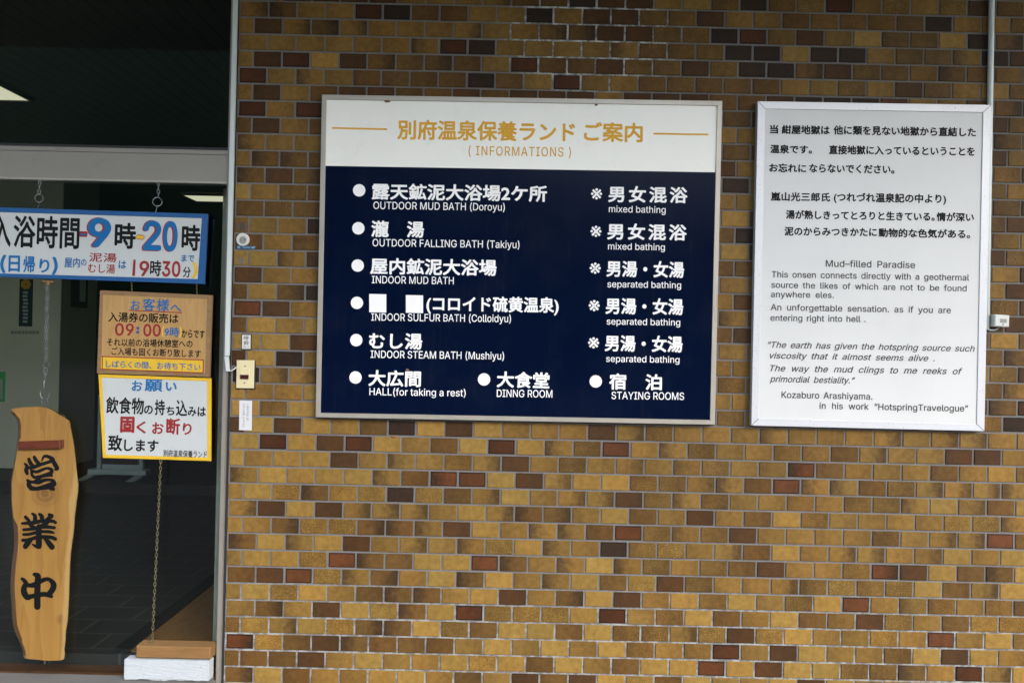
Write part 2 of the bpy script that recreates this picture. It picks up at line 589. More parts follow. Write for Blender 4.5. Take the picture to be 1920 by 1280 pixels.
def ground_mat():
    m, nt, b = newmat("pale_paving")
    g = N(nt, "ShaderNodeNewGeometry", name="geo")
    br = N(nt, "ShaderNodeTexBrick")
    br.inputs["Scale"].default_value = 1.0
    br.inputs["Brick Width"].default_value = 0.6
    br.inputs["Row Height"].default_value = 0.3
    br.inputs["Mortar Size"].default_value = 0.008
    br.inputs["Color1"].default_value = (0.06, 0.058, 0.054, 1)
    br.inputs["Color2"].default_value = (0.05, 0.049, 0.046, 1)
    br.inputs["Mortar"].default_value = (0.12, 0.12, 0.11, 1)
    nt.links.new(g.outputs["Position"], br.inputs["Vector"])
    c = mix_(nt, math_(nt, "MULTIPLY", noise_(nt, 3, 6), 0.6), br.outputs[0], (0.04, 0.039, 0.037))
    nt.links.new(c, b.inputs["Base Color"])
    b.inputs["Roughness"].default_value = 0.85
    return m




def worn(m, amt, dust, scale=1.0, streak=0.5):
    """thin dust, drip streaks and pin specks laid over a board's own colour"""
    nt = m.node_tree
    b = nt.nodes["Principled BSDF"]
    src = b.inputs["Base Color"].links[0].from_socket
    st = noise_(nt, 1.0, 5, 0.65, stretched(nt, 38 * scale, 1, 2.2 * scale))
    cl = noise_(nt, 4.5 * scale, 5, 0.65)
    f = math_(nt, "MULTIPLY", ramp_(nt, st, 0.5, 0.8, 0, streak), ramp_(nt, cl, 0.35, 0.7))
    f = math_(nt, "ADD", f, ramp_(nt, cl, 0.45, 0.8, 0, 0.35))
    sp = ramp_(nt, noise_(nt, 240, 1, 0.4), 0.745, 0.775, 0, 1.0)
    f = math_(nt, "MULTIPLY", math_(nt, "ADD", f, sp), amt, clamp=True)
    nt.links.new(mix_(nt, f, src, dust), b.inputs["Base Color"])


worn(MT["navy"], 0.06, (0.20, 0.20, 0.19), streak=0.7)
worn(MT["white_paint"], 0.09, (0.42, 0.38, 0.30))
worn(MT["panel_light"], 0.16, (0.36, 0.35, 0.30))
worn(MT["sign_white"], 0.35, (0.30, 0.29, 0.25), 2.0)
worn(MT["alu_frame"], 0.4, (0.16, 0.13, 0.10), 2.0)
MT["stone"] = stone_mat()
MT["alu_white"] = speck_alu()
MT["brick"] = brick_mat()
MT["mortar"] = mortar_mat()
MT["glass"] = glass_mat()
MT["floor"] = tile_floor_mat()
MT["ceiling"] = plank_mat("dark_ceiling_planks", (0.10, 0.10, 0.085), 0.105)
MT["porch"] = plank_mat("porch_ceiling_planks", (0.13, 0.125, 0.11), 0.105)
MT["lamp"] = lamp_mat()
MT["ground"] = ground_mat()
MT["screen_green"] = plain("sky_screen_green", (0.045, 0.07, 0.03), 0.95, 0.4, 0.5, fine=3.0)  # dark green for the added ridge that screens the sky

# ------------------------------------------------------------------ setting: ground, unseen sky screen, porch roof
g = MB()
g.add([(-150, -150, 0), (150, -150, 0), (150, 60, 0), (-150, 60, 0)], [(0, 1, 2, 3)])
structure(g.build("ground", MT["ground"]))

h = MB()
hv, hf = [], []
n = 60
for i in range(n + 1):
    x = -140 + 280 * i / n
    tall_side = max(0.0, min(1.0, (x + 78) / 14)) * max(0.0, min(1.0, (-8 - x) / 10))     # unseen ridge added to block sky light and its reflection, taller on one side
    top = 16 + 16 * tall_side + 0.9 * math.sin(i * 0.5) + 0.6 * math.sin(i * 1.3 + 1) + random.uniform(-.4, .4)
    hv += [(x, -48, 0.004), (x, -60, top * 0.75), (x, -75, top), (x, -100, 0.004)]
for i in range(n):
    for k in range(3):
        a = i * 4 + k
        hf.append((a, a + 4, a + 5, a + 1))
h.add(hv, hf)
structure(h.build("sky_screen", MT["screen_green"], smooth=True))

ROOF_Z = 3.68
p = MB()
p.box(-6.5, 4.6, -3.05, 0.25, ROOF_Z, ROOF_Z + 0.22)
tag(p.build("porch_roof", MT["porch"]), "dark boarded porch roof shading the top of the brick wall", "roof")

# ------------------------------------------------------------------ brick wall
PX, PZ = 0.118, 0.0686866
GX, GZ = -1.0368771, EYE + 1.4012087       # grid origin: joint 0, bed joint 0
ROWS = {
    -1: "kbkkkkooo>bbdkkoytdtsmosoSktt".replace("S", "s"),
    0: ">[oomdbboodokkttkoobtttbdoot",
    1: "ok>]>ooo>oo]]kkttdmtkoyttyd]b",
    2: "ooooo<<mdoooo<tttddydott<dk"[:0] + "oooooo<mdoooo<tttddyddott<dk"[:28],
    3: "okmyk]t]bombbkttktdd]kttt[btk",
    4: "mo<obbbbdbomoobtbbbootoktoyt"[:28],
    5: "tkobkkbbkbkkkokkkbbkdddkooB]b".replace("B", "b"),
    25: "kykyobdykyoooo>tooo<oooo>o>oo"[:0] + "k" + "ykyob" + "dykyo" + "ook>t" + "ooo<o" + "oo>o>" + ">oo",
    26: "y" + "mykmy" + "obymy" + "<tro<" + "toott" + "b>ook" + "ko",
    27: "y" + "oyyko" + "<ot>k" + "otoco" + "ctotL" + "booob" + "oyt",
    28: "<" + "yyyy<" + "bLryk" + ">yytt" + "c<br<" + "<bt>>" + "><",
    29: "o" + "ys[ss" + "dsb>y" + "o>>kt" + "<toot" + "ott<y" + "cby",
    30: ">" + "kyk>>" + ">oy>[" + "]oybo" + "kobyt" + "oooos" + "s<",
    31: "y" + "o]ss]" + "[<kyo" + "<<brt" + "ctkoo" + "ooto>" + ">rt",
    32: "[" + "y<yko" + ">o<sy" + "<odts" + "o>byo" + ">>ocy" + "oy",
    33: "o" + "yysr[" + "byyr[" + "o<y<t" + "otbko" + "otRky" + "b[y",
    34: "b" + "krs<]" + "oy[yo" + "<ybsk" + "too>c" + "stsyb" + ">y",
    35: "o" + "ysyob" + "[[oyk" + "o]yko" + "ytyot" + "yroct" + "otb",
    36: "o" + "]okys" + "[ymss" + "symot" + "yboyb" + "tksob" + "ss",
    37: "t" + "s>ys]" + "[ysby" + "ybytt" + ">sksy" + "oosor" + "oyt",
    38: "R" + "sbk[b" + "bboyo" + "yoyto" + "tmoky" + "ootyk" + "yo",
    39: "b" + "bbkoy" + "ooysy" + "byoby" + "yryky" + "ytt[o" + "m>y",
    40: "]" + "ybooy" + "yobok" + "bkysb" + "yooyk" + "yooyo" + "oy",
}
SIDES = {6: ("mom", "bk", "kt"), 7: ("bkob", "oo", "[o"), 8: ("<oo", "bb", "ko"), 9: ("o[[b", "ko", "tb"), 10: ("[k]", "do", "to"),
         11: ("yotb", "oo", "tk"), 12: ("btb", "yb", "bk"), 13: ("oood", "bd", "ty"), 14: ("bob", "yk", "kt"), 15: ("yy<k", "bb", "ok"),
         16: ("koo", "oo", "ok"), 17: ("ty]d", "ok", "tk"), 18: ("rko", "<b", "bk"), 19: ("byoy", "bk", "yb"), 20: ("yyk", "oo", "[["),
         21: ("kydt", "to", "tk"), 22: ("d>>", "to", "b<"), 23: ("yooy", "oo", "[m"), 24: ("yty", "to", "td")}
#        base colour, flash colour, flash amount, speckle, dark edge
TONES = {
    "y": ((0.400, 0.265, 0.082), (0.29, 0.175, 0.054), 0.25, 0.06, 0.0),
    "o": ((0.310, 0.196, 0.062), (0.19, 0.115, 0.040), 0.55, 0.15, 0.0),
    "s": ((0.385, 0.250, 0.074), (0.25, 0.145, 0.042), 0.35, 0.85, 0.05),
    "t": ((0.275, 0.170, 0.054), (0.15, 0.088, 0.031), 0.55, 0.75, 0.1),
    "b": ((0.185, 0.108, 0.038), (0.115, 0.062, 0.028), 0.6, 0.25, 0.1),
    "k": ((0.112, 0.058, 0.027), (0.075, 0.043, 0.024), 0.6, 0.15, 0.25),
    "d": ((0.050, 0.032, 0.025), (0.036, 0.026, 0.021), 0.5, 0.1, 0.5),
    "r": ((0.165, 0.066, 0.030), (0.115, 0.046, 0.023), 0.5, 0.05, 0.8),
    "m": ((0.105, 0.041, 0.020), (0.06, 0.026, 0.015), 0.6, 0.1, 0.9),
    "<": ((0.310, 0.196, 0.062), (0.108, 0.068, 0.033), 1.0, 0.2, 0.0),
    ">": ((0.310, 0.196, 0.062), (0.108, 0.068, 0.033), 1.0, 0.2, 0.0),
    "c": ((0.270, 0.170, 0.058), (0.12, 0.077, 0.033), 0.9, 0.5, 0.0),
    "[": ((0.185, 0.110, 0.040), (0.066, 0.040, 0.024), 1.0, 0.2, 0.1),
    "]": ((0.185, 0.110, 0.040), (0.066, 0.040, 0.024), 1.0, 0.2, 0.1),
    "L": ((0.160, 0.063, 0.028), (0.050, 0.027, 0.017), 1.0, 0.1, 0.8),
    "R": ((0.160, 0.063, 0.028), (0.058, 0.032, 0.019), 1.0, 0.1, 0.8),
}
POOL = "yyyyoooooossttttbbbkkkd<<>>c[]rm"


def code(r, idx):
    """tile code; idx counts from -1 (whole tile of an even row, half tile of an odd row)"""
    if r in ROWS and 0 <= idx + 1 < len(ROWS[r]):
        return ROWS[r][idx + 1]
    if r in SIDES:
        a, b, c = SIDES[r]
        if -1 <= idx < len(a) - 1:
            return a[idx + 1]
        if idx in (16, 17):
            return b[idx - 16]
        k = 25 if r % 2 == 0 else 26
        if idx in (k, k + 1):
            return c[idx - k]
    return random.choice(POOL)


class Bricks:
    def __init__(s):
        s.v, s.f, s.mi, s.uv, s.base, s.flash, s.grain = [], [], [], [], [], [], []

    def face(s, idx, uv, base, flash, grain, mi):
        s.f.append(idx)
        s.mi.append(mi)
        for q in uv:
            s.uv.append(q)
            s.base.append(base)
            s.flash.append(flash)
            s.grain.append(grain)

    def brick(s, x0, x1, z0, z1, c, y0=0.0):
        base, fl, fa, spk, edge = TONES[c]
        j = random.uniform(0.86, 1.12)
        w = random.uniform(-0.06, 0.06)
        j *= 0.63
        base = (base[0] * j * (1 + w) * 0.99, base[1] * j * 0.885, base[2] * j * (1 - w) * 0.67, 1)
        flip = c in ">]R" or (c not in "<[L" and random.random() < 0.5)
        fl = (fl[0] * j * 1.04, fl[1] * j * 0.95, fl[2] * j * 0.70, fa)
        grain = (max(0, min(1, spk * random.uniform(0.6, 1.3))), random.random(), edge, 1)
        if c in "rmdLR":
            y0 += 0.0012
            x0 += .0012; x1 -= .0012; z0 += .0009; z1 -= .0009
        q = [random.uniform(-.0005, .0005) for _ in range(4)]
        x0 += q[0]; x1 += q[1]; z0 += q[2]; z1 += q[3]
        ty = [y0 + random.uniform(-.0009, .0009) for _ in range(4)]
        b = 0.0016
        k = len(s.v)
        s.v += [(x0 + b, ty[0], z0 + b), (x1 - b, ty[1], z0 + b), (x1 - b, ty[2], z1 - b), (x0 + b, ty[3], z1 - b),
                (x0, ty[0] + b * .8, z0), (x1, ty[1] + b * .8, z0), (x1, ty[2] + b * .8, z1), (x0, ty[3] + b * .8, z1),
                (x0, 0.012, z0), (x1, 0.012, z0), (x1, 0.012, z1), (x0, 0.012, z1)]
        U = [(0, 0), (1, 0), (1, 1), (0, 1)]
        span = min(1.0, (x1 - x0) / 0.108)
        U = [((1 - a * span) if flip else a * span, d) for a, d in U]
        s.face((k, k + 1, k + 2, k + 3), U, base, fl, grain, 0)
        for i in range(4):
            m = (i + 1) % 4
            s.face((k + 4 + i, k + 4 + m, k + m, k + i), [U[i], U[m], U[m], U[i]], base, fl, grain, 0)
            s.face((k + 8 + i, k + 8 + m, k + 4 + m, k + 4 + i), [U[i], U[m], U[m], U[i]], base, fl, grain, 0)

    def slab(s, x0, x1, y0, y1, z0, z1):
        k = len(s.v)
        s.v += [(x, y, z) for x in (x0, x1) for y in (y0, y1) for z in (z0, z1)]
        for f in [(0, 1, 3, 2), (4, 6, 7, 5), (0, 4, 5, 1), (2, 3, 7, 6), (0, 2, 6, 4), (1, 5, 7, 3)]:
            s.face(tuple(k + i for i in f), [(0, 0)] * 4, (0, 0, 0, 1), (0, 0, 0, 0), (0, 0, 0, 1), 1)


def build_wall(name, x_lo, x_hi, coded):
    B = Bricks()
    MJ = 0.0039
    r_lo, r_hi = -12, 42
    for r in range(r_lo, r_hi + 1):
        zt, zb = GZ - r * PZ - MJ * .98, GZ - (r + 1) * PZ + MJ * .98
        if zb < 0.004:
            zb = 0.004
        if zt - zb < 0.015:
            continue
        off = 0.0 if r % 2 == 0 else -0.5
        i0 = math.floor((x_lo - GX) / PX) - 1
        i1 = math.ceil((x_hi - GX) / PX) + 1
        for i in range(i0, i1):
            a = GX + (i + off) * PX
            x0, x1 = max(a, x_lo) + MJ, min(a + PX, x_hi) - MJ
            if a < x_lo - 0.001:
                x0 = x_lo + 0.003
            if x1 - x0 < 0.02:
                continue
            c = code(r, i) if coded else random.choice(POOL)
            B.brick(x0, x1, zb, zt, c)
    B.slab(x_lo, x_hi, 0.0038, 0.20, 0.002, GZ - r_lo * PZ)
    me = bpy.data.meshes.new(name)
    me.from_pydata(B.v, [], B.f)
    me.materials.append(MT["brick"])
    me.materials.append(MT["mortar"])
    me.polygons.foreach_set("material_index", B.mi)
    uvl = me.uv_layers.new(name="brick_uv")
    uvl.data.foreach_set("uv", [q for w in B.uv for q in w])
    for nm, dat in (("base_tone", B.base), ("flash_tone", B.flash), ("grain", B.grain)):
        a = me.attributes.new(nm, "FLOAT_COLOR", "CORNER")
        a.data.foreach_set("color", [q for w in dat for q in w])
    me.update()
    o = bpy.data.objects.new(name, me)
    COL.objects.link(o)
    return o


XJ = GX - PX - 0.004           # left end of the brickwork, where the entrance jamb stands
tag(build_wall("brick_wall", XJ, 5.2, True), "wall of mottled yellow and brown bricks behind the big sign boards", "wall")
tag(build_wall("brick_wall", -7.0, -4.30, False), "mottled brick wall on the far side of the glazed entrance", "wall")

# ------------------------------------------------------------------ lobby behind the glass
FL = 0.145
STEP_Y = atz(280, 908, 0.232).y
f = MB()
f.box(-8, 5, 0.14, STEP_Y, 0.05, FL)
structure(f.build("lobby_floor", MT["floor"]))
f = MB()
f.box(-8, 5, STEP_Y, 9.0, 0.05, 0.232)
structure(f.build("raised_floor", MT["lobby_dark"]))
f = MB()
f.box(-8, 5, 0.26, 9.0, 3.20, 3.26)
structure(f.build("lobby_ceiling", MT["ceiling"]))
# brown board floor along the right side, with its dark edge strip
m = MB()
DE = atz(252, 1218, FL).x
m.box(DE, 1.5, 0.16, 3.2, FL + 0.002, FL + 0.012)
dk = thing("floor_deck", (-0.4, 1.6, FL), "brown wooden floor boards inside the glass behind the cedar beam", "floor deck")
m.build("deck_boards", MT["deck"], dk)
m = MB()
m.box(DE - 0.075, DE - 0.002, 0.16, 3.2, FL + 0.002, FL + 0.016)
m.build("edge_strip", MT["alu_dark"], dk)
# beige wall block with its darker return, back and side walls
wy = STEP_Y + 0.75
wx = at(113, 600, wy).x
m = MB()
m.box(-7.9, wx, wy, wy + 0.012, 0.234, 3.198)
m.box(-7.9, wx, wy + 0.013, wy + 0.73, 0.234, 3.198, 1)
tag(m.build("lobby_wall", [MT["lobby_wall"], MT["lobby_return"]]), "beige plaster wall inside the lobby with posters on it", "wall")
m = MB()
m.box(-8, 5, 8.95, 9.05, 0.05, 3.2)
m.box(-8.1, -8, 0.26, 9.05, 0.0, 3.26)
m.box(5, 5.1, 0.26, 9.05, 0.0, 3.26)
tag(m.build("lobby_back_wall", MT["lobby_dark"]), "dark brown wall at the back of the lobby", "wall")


def lamp(name, x0, x1, y0, y1, z, label):
    t = thing(name, ((x0 + x1) / 2, (y0 + y1) / 2, z), label, "ceiling lamp", "ceiling lamps in the lobby")
    a = MB()
    b = 0.02
    a.box(x0 - b, x1 + b, y0 - b, y0, z - 0.03, z)
    a.box(x0 - b, x1 + b, y1, y1 + b, z - 0.03, z)
    a.box(x0 - b, x0, y0, y1, z - 0.03, z)
    a.box(x1, x1 + b, y0, y1, z - 0.03, z)
    a.build("lamp_frame", MT["roof_board"], t)
    a = MB()
    a.box(x0, x1, y0, y1, z - 0.022, z - 0.004)
    a.build("diffuser", MT["lamp"], t)


q = atz(57, 188, 3.178)
lamp("ceiling_light", q.x - 1.2, q.x, q.y - 0.75, q.y, 3.197, "lit square ceiling lamp in the lobby just above the door transom")
q, q2 = atz(384, 377, 3.178), atz(356, 365, 3.178)
lamp("ceiling_light", q.x - 0.10, q.x + 1.2, q2.y, q.y, 3.197, "lit strip ceiling lamp deep in the lobby beside the door jamb")


def pl(px0, py0, px1, py1, y):
    """corners TL TR BR BL of an upright rectangle between two photo points"""
    a, b = at(px0, py0, y), at(px1, py1, y)
    return [Vector((a.x, y, a.z)), Vector((b.x, y, a.z)), Vector((b.x, y, b.z)), Vector((a.x, y, b.z))]


# posters on the beige wall
PY = wy - 0.004
t = thing("poster", at(48, 612, PY), "narrow dark poster strip with an orange flower on the beige lobby wall", "poster")
m = MB(); m.plate(pl(37, 523, 60, 612, PY), 0.003); m.build("sheet", MT["poster_teal"], t)
m = MB()
for i in range(7):
    a = 6.28 * i / 7
    c = at(48.5, 533, PY - .001)
    m.disc((c.x + .028 * math.cos(a), PY - .0012 - i * .0001, c.z + .028 * math.sin(a)), .022, .022, .0005, 10)
m.build("flower", MT["gold_letter"], t)
m = MB()
for i in range(9):
    z0 = 546 + i * 6.8
    m.plate(pl(42 + random.random() * 1.5, z0, 53 - random.random() * 2, z0 + 4.6, PY - .001), .0005)
m.build("faded_print", MT["dull_paint"], t)
t = thing("notice", at(46, 660, PY), "faded pale paper notice below the dark poster strip", "notice")
m = MB(); m.plate(pl(12, 618, 80, 662, PY), 0.002); m.build("sheet", MT["lobby_wall"], t)
m = MB()
for k in range(8):
    m.plate(pl(20 + k * 6.8, 620, 25.6 + k * 6.8, 626, PY - .001), .0005)
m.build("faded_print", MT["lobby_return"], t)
t = thing("framed_notice", at(-15, 753, PY), "green bordered notice on the beige lobby wall above the wooden slab", "notice")
m = MB(); m.plate(pl(-45, 695.5, 9, 753, PY), 0.006); m.build("border", MT["green_print"], t)
m = MB(); m.plate(pl(-40, 710, 4, 748, PY - .002), 0.0015); m.build("sheet", MT["dull_paint"], t)
m = MB()
a, b = at(128, 528, wy + .25), at(162, 569, wy + .55)
y0, y1 = wy + .18, wy + .52
m.box(wx + 0.002, wx + 0.006, y0, y1, 1.78, 2.12)
t = thing("poster", (wx + .004, y0 + .17, 1.78), "dark maroon poster on the shadowed return of the lobby wall", "poster")
m.build("sheet", MT["poster_red"], t)
m = MB()
m.box(wx + 0.0065, wx + 0.0075, y0 + .17, y1 - .05, 1.84, 2.09)
m.build("faded_print", MT["dull_paint"], t)

# a low white-painted notice stand on the raised floor
sy = STEP_Y + 0.32
t = thing("notice_stand", at(218, 905, sy), "white painted wooden notice stand standing on the raised lobby floor", "stand")


def bar(mb, x0, x1, z0, z1, y0, y1):
    a, b = at(x0, z1, sy), at(x1, z0, sy)
    mb.box(a.x, b.x, sy + y0, sy + y1, a.z, b.z)


m = MB(); bar(m, 183, 193, 740, 880, -.02, .02); m.build("post", MT["dull_paint"], t)
m = MB(); bar(m, 262, 272, 740, 880, -.02, .02); m.build("post", MT["dull_paint"], t)
m = MB(); bar(m, 193.4, 261.6, 871, 880, -.015, .015); m.build("rail", MT["dull_paint"], t)
m = MB(); bar(m, 169, 278, 880.3, 887, -.05, .05); m.build("base_board", MT["dull_paint"], t)
m = MB(); bar(m, 194, 261, 760, 870, -.008, .008); m.build("notice_panel", MT["poster_red"], t)
for fx in (162, 254):
    m = MB()
    a, b = at(fx, 905, sy), at(fx + 16, 888, sy)
    m.add([(a.x, sy - .22, .234), (b.x, sy - .22, .234), (b.x + .02, sy - .03, b.z), (a.x + .02, sy - .03, b.z),
           (a.x, sy + .22, .234), (b.x, sy + .22, .234), (b.x + .02, sy + .03, b.z), (a.x + .02, sy + .03, b.z)],
          [(0, 1, 2, 3), (5, 4, 7, 6), (0, 4, 5, 1), (3, 2, 6, 7), (0, 3, 7, 4), (1, 5, 6, 2)])
    m.build("foot", MT["dull_paint"], t)

# ------------------------------------------------------------------ glazed entrance
e = thing("glazed_entrance", (-2.7, 0.05, 0), "glazed lobby entrance in an aluminium frame beside the mottled bricks", "entrance")
JL = lambda y: 433 - 29.5 * y / 1280.0
m = MB()
yj = -0.012
zt, zb = 3.675, 0.004
a, b = at(433, 0, yj), at(404.5, 1280, yj)
xl = (a.x + b.x) / 2
m.box(xl, XJ - 0.010, yj, 0.12, zb, zt)
m.box(xl + 0.004, xl + 0.018, yj - 0.006, yj - 0.0002, zb, zt)
m.box(XJ - 0.0098, XJ - 0.001, 0.002, 0.12, zb, zt, 1)
m.build("jamb", [MT["alu"], MT["alu_dark"]], e)
m = MB(); m.box(-4.29, -4.23, yj, 0.12, zb, zt); m.build("jamb", MT["alu"], e)
tz1, tz0 = at(200, 288, -.002).z + .004, at(200, 337, -.002).z
m = MB()
m.box(-4.229, xl - .0004, -0.010, 0.10, tz0, tz1 - 0.002)
m.box(-4.229, xl - .0004, -0.008, 0.10, tz1 + .0003, tz1 + 0.018)
m.box(-4.229, xl - .0004, -0.004, 0.10, tz1 + 0.0185, tz1 + 0.030, 1)
m.box(-4.229, xl - .0004, -0.015, 0.04, tz0 - 0.008, tz0 - .0003, 2)
m.build("transom", [MT["alu"], MT["alu_dark"], MT["alu_frame"]], e)
m = MB(); m.box(-4.228, xl - .001, 0.000, 0.006, tz1 + 0.031, zt - .002); m.build("glass_pane", MT["glass"], e)
m = MB(); m.box(-4.228, xl - .001, 0.000, 0.006, at(100, 1268.5, -.010).z - .0008, tz0 - 0.009); m.build("glass_pane", MT["glass"], e)
za = at(100, 1268.5, -.010).z
zw = at(100, 1258.5, .012).z
m = MB()
m.box(-4.228, xl - .001, -0.010, -0.0005, za - .0145, za)
m.box(-4.228, xl - .001, -0.0102, 0.02, za - .030, za - .018)
m.build("sill_track", MT["alu_frame"], e)
m = MB(); m.box(-4.228, xl - .001, 0.012, 0.10, 0.06, zw); m.build("threshold", MT["brown_strip"], e)
m = MB(); m.box(-4.228, xl - .001, -0.03, 0.0116, 0.004, za - .031)
zl = at(300, 1276, -0.085).z - .001
m.box(-4.228, xl - .001, -0.22, -0.0302, 0.004, zl)
m.build("sill", MT["concrete"], e)
# a slim grey strip behind the pane next to the jamb
m = MB(); m.box(xl - .052, xl - .018, 0.10, 0.13, FL, tz0 - .01); m.build("inner_strip", MT["lobby_return"], e)

# ------------------------------------------------------------------ lettering
_tx = bpy.data.curves.new("type", "FONT")
_builtin = _grot = _tx.font
try:        # the grotesque that ships with Blender for the Latin lines; the built-in face is the fallback
    import os
    _grot = bpy.data.fonts.load(os.path.join(bpy.utils.system_resource("DATAFILES"), "fonts", "Inter.woff2"))
except Exception:
    pass
_txo = bpy.data.objects.new("type", _tx)
COL.objects.link(_txo)


def glyphs(body, shear=0.0, sp=1.0, wsp=1.0, res=3):
    latin = all(ord(ch) < 256 or ch in "“”–" for ch in body)
    _tx.font = _grot if latin else _builtin
    _tx.body = body
    _tx.shear = shear
    _tx.space_character = sp
    _tx.space_word = wsp
    _tx.resolution_u = res
    bpy.context.view_layer.update()
    dg = bpy.context.evaluated_depsgraph_get()
    ev = _txo.evaluated_get(dg)
    if latin and _grot is not _builtin:
        return fill_outlines(ev, dg)
    me = ev.to_mesh()
    vs = [(v.co.x, v.co.y) for v in me.vertices]
    fs = [tuple(p.vertices) for p in me.polygons]
    ev.to_mesh_clear()
    return vs, fs


def fill_outlines(ev, dg):
    """triangulate the outlines of a line of type with the non-zero rule (letters drawn from overlapping strokes)"""
    loops = []
    for sp_ in ev.to_curve(dg).splines:
        pts = []
        bp = sp_.bezier_points
        if len(bp):
            for a in range(len(bp)):
                b = (a + 1) % len(bp)
                p0, p1, p2, p3 = bp[a].co, bp[a].handle_right, bp[b].handle_left, bp[b].co
                ln = abs((p1 - p0).normalized().dot((p3 - p0).normalized()) - 1) < 1e-5 and abs((p3 - p2).normalized().dot((p3 - p0).normalized()) - 1) < 1e-5
                for q in ([p0] if ln else mathutils.geometry.interpolate_bezier(p0, p1, p2, p3, 6)[:-1]):
                    pts.append((q.x, q.y))
        else:
            pts = [(q.co.x, q.co.y) for q in sp_.points]
        out = []
        for q in pts:
            if not out or abs(q[0] - out[-1][0]) + abs(q[1] - out[-1][1]) > 1e-5:
                out.append(q)
        if len(out) > 2 and abs(out[0][0] - out[-1][0]) + abs(out[0][1] - out[-1][1]) < 1e-5:
            out.pop()
        if len(out) > 2:
            loops.append(out)
    ev.to_curve_clear()
    co, faces, sign = [], [], []
    for lp in loops:
        ar = sum(lp[k][0] * lp[(k + 1) % len(lp)][1] - lp[(k + 1) % len(lp)][0] * lp[k][1] for k in range(len(lp)))
        if ar < 0:
            lp = lp[::-1]
        sign.append(1 if ar > 0 else -1)
        faces.append(list(range(len(co), len(co) + len(lp))))
        co += [Vector(q) for q in lp]
    V, E, Fc, ov, oe, of = mathutils.geometry.delaunay_2d_cdt(co, [], faces, 1, 1e-6)
    keep = [tuple(f_) for f_, o_ in zip(Fc, of) if sum(sign[k] for k in o_) != 0]
    used = sorted({q for f_ in keep for q in f_})
    mp = {q: k for k, q in enumerate(used)}
    return [(V[q].x, V[q].y) for q in used], [tuple(mp[q] for q in f_) for f_ in keep]


CAPH = max(v[1] for v in glyphs("H")[0])


def write(mb, body, xl_, yl_, xr_, yr_, h, y, mode="B", bold=0.0, mi=0, shear=0.0, sp=1.0, wsp=1.0, lift=0.0006):
    """set a line of type between two photo points; B fits the ink box, L sits on the baseline with cap height h"""
    mb = mb.new() if isinstance(mb, Type) else mb
    vs, fs = glyphs(body, shear, sp, wsp)
    x0, x1 = min(v[0] for v in vs), max(v[0] for v in vs)
    y0, y1 = min(v[1] for v in vs), max(v[1] for v in vs)
    if mode == "L":
        y0, y1 = 0.0, CAPH
    x0 -= bold; x1 += bold
    if mode == "B":
        y0 -= bold; y1 += bold
    A, Bp = at(xl_, yl_, y), at(xr_, yr_, y)
    d = Bp - A
    L = d.length
    d = d / L
    up = Vector((-d.z, 0, d.x))
    sx, sz = L / (x1 - x0), h * px2m(y) / (y1 - y0)
    offs = [(0, 0)]
    if bold:
        offs += [(math.cos(k * math.pi / 4), math.sin(k * math.pi / 4)) for k in range(8)]
    for k, (ox, oy) in enumerate(offs):
        yy = Vector((0, -lift - k * 0.00006, 0))
        mb.add([A + d * ((v[0] + ox * bold - x0) * sx) + up * ((v[1] + oy * bold - y0) * sz) + yy for v in vs], fs, mi)


class Type:
    """collects the lines of one lettering so that each line becomes a part of its own"""
    def __init__(s):
        s.lines = []

    def new(s):
        s.lines.append(MB())
        return s.lines[-1]

    def build(s, name, mat, parent):
        for q in s.lines:
            q.build(name, mat, parent)


def rule(mb, x0, y0, x1, y1, w, y, mi=0, lift=0.0006):
    mb = mb.new() if isinstance(mb, Type) else mb
    A, B = at(x0, y0, y), at(x1, y1, y)
    d = (B - A).normalized()
    up = Vector((-d.z, 0, d.x)) * (w * px2m(y) / 2)
    o = Vector((0, -lift, 0))
    mb.add([A - up + o, B - up + o, B + up + o, A + up + o], [(0, 1, 2, 3)], mi)


def dot(mb, x, y_, r, y, mi=0, lift=0.0006, n=28):
    mb = mb.new() if isinstance(mb, Type) else mb
    c = at(x, y_, y) + Vector((0, -lift, 0))
    R_ = r * px2m(y)
    mb.add([c + Vector((R_ * math.cos(6.28318 * k / n), 0, R_ * math.sin(6.28318 * k / n))) for k in range(n)], [tuple(range(n))], mi)


def quad(mb, pts, y, mi=0, lift=0.0006):
    mb = mb.new() if isinstance(mb, Type) else mb
    o = Vector((0, -lift, 0))
    mb.add([at(px, py, y) + o for px, py in pts], [(3, 2, 1, 0)], mi)


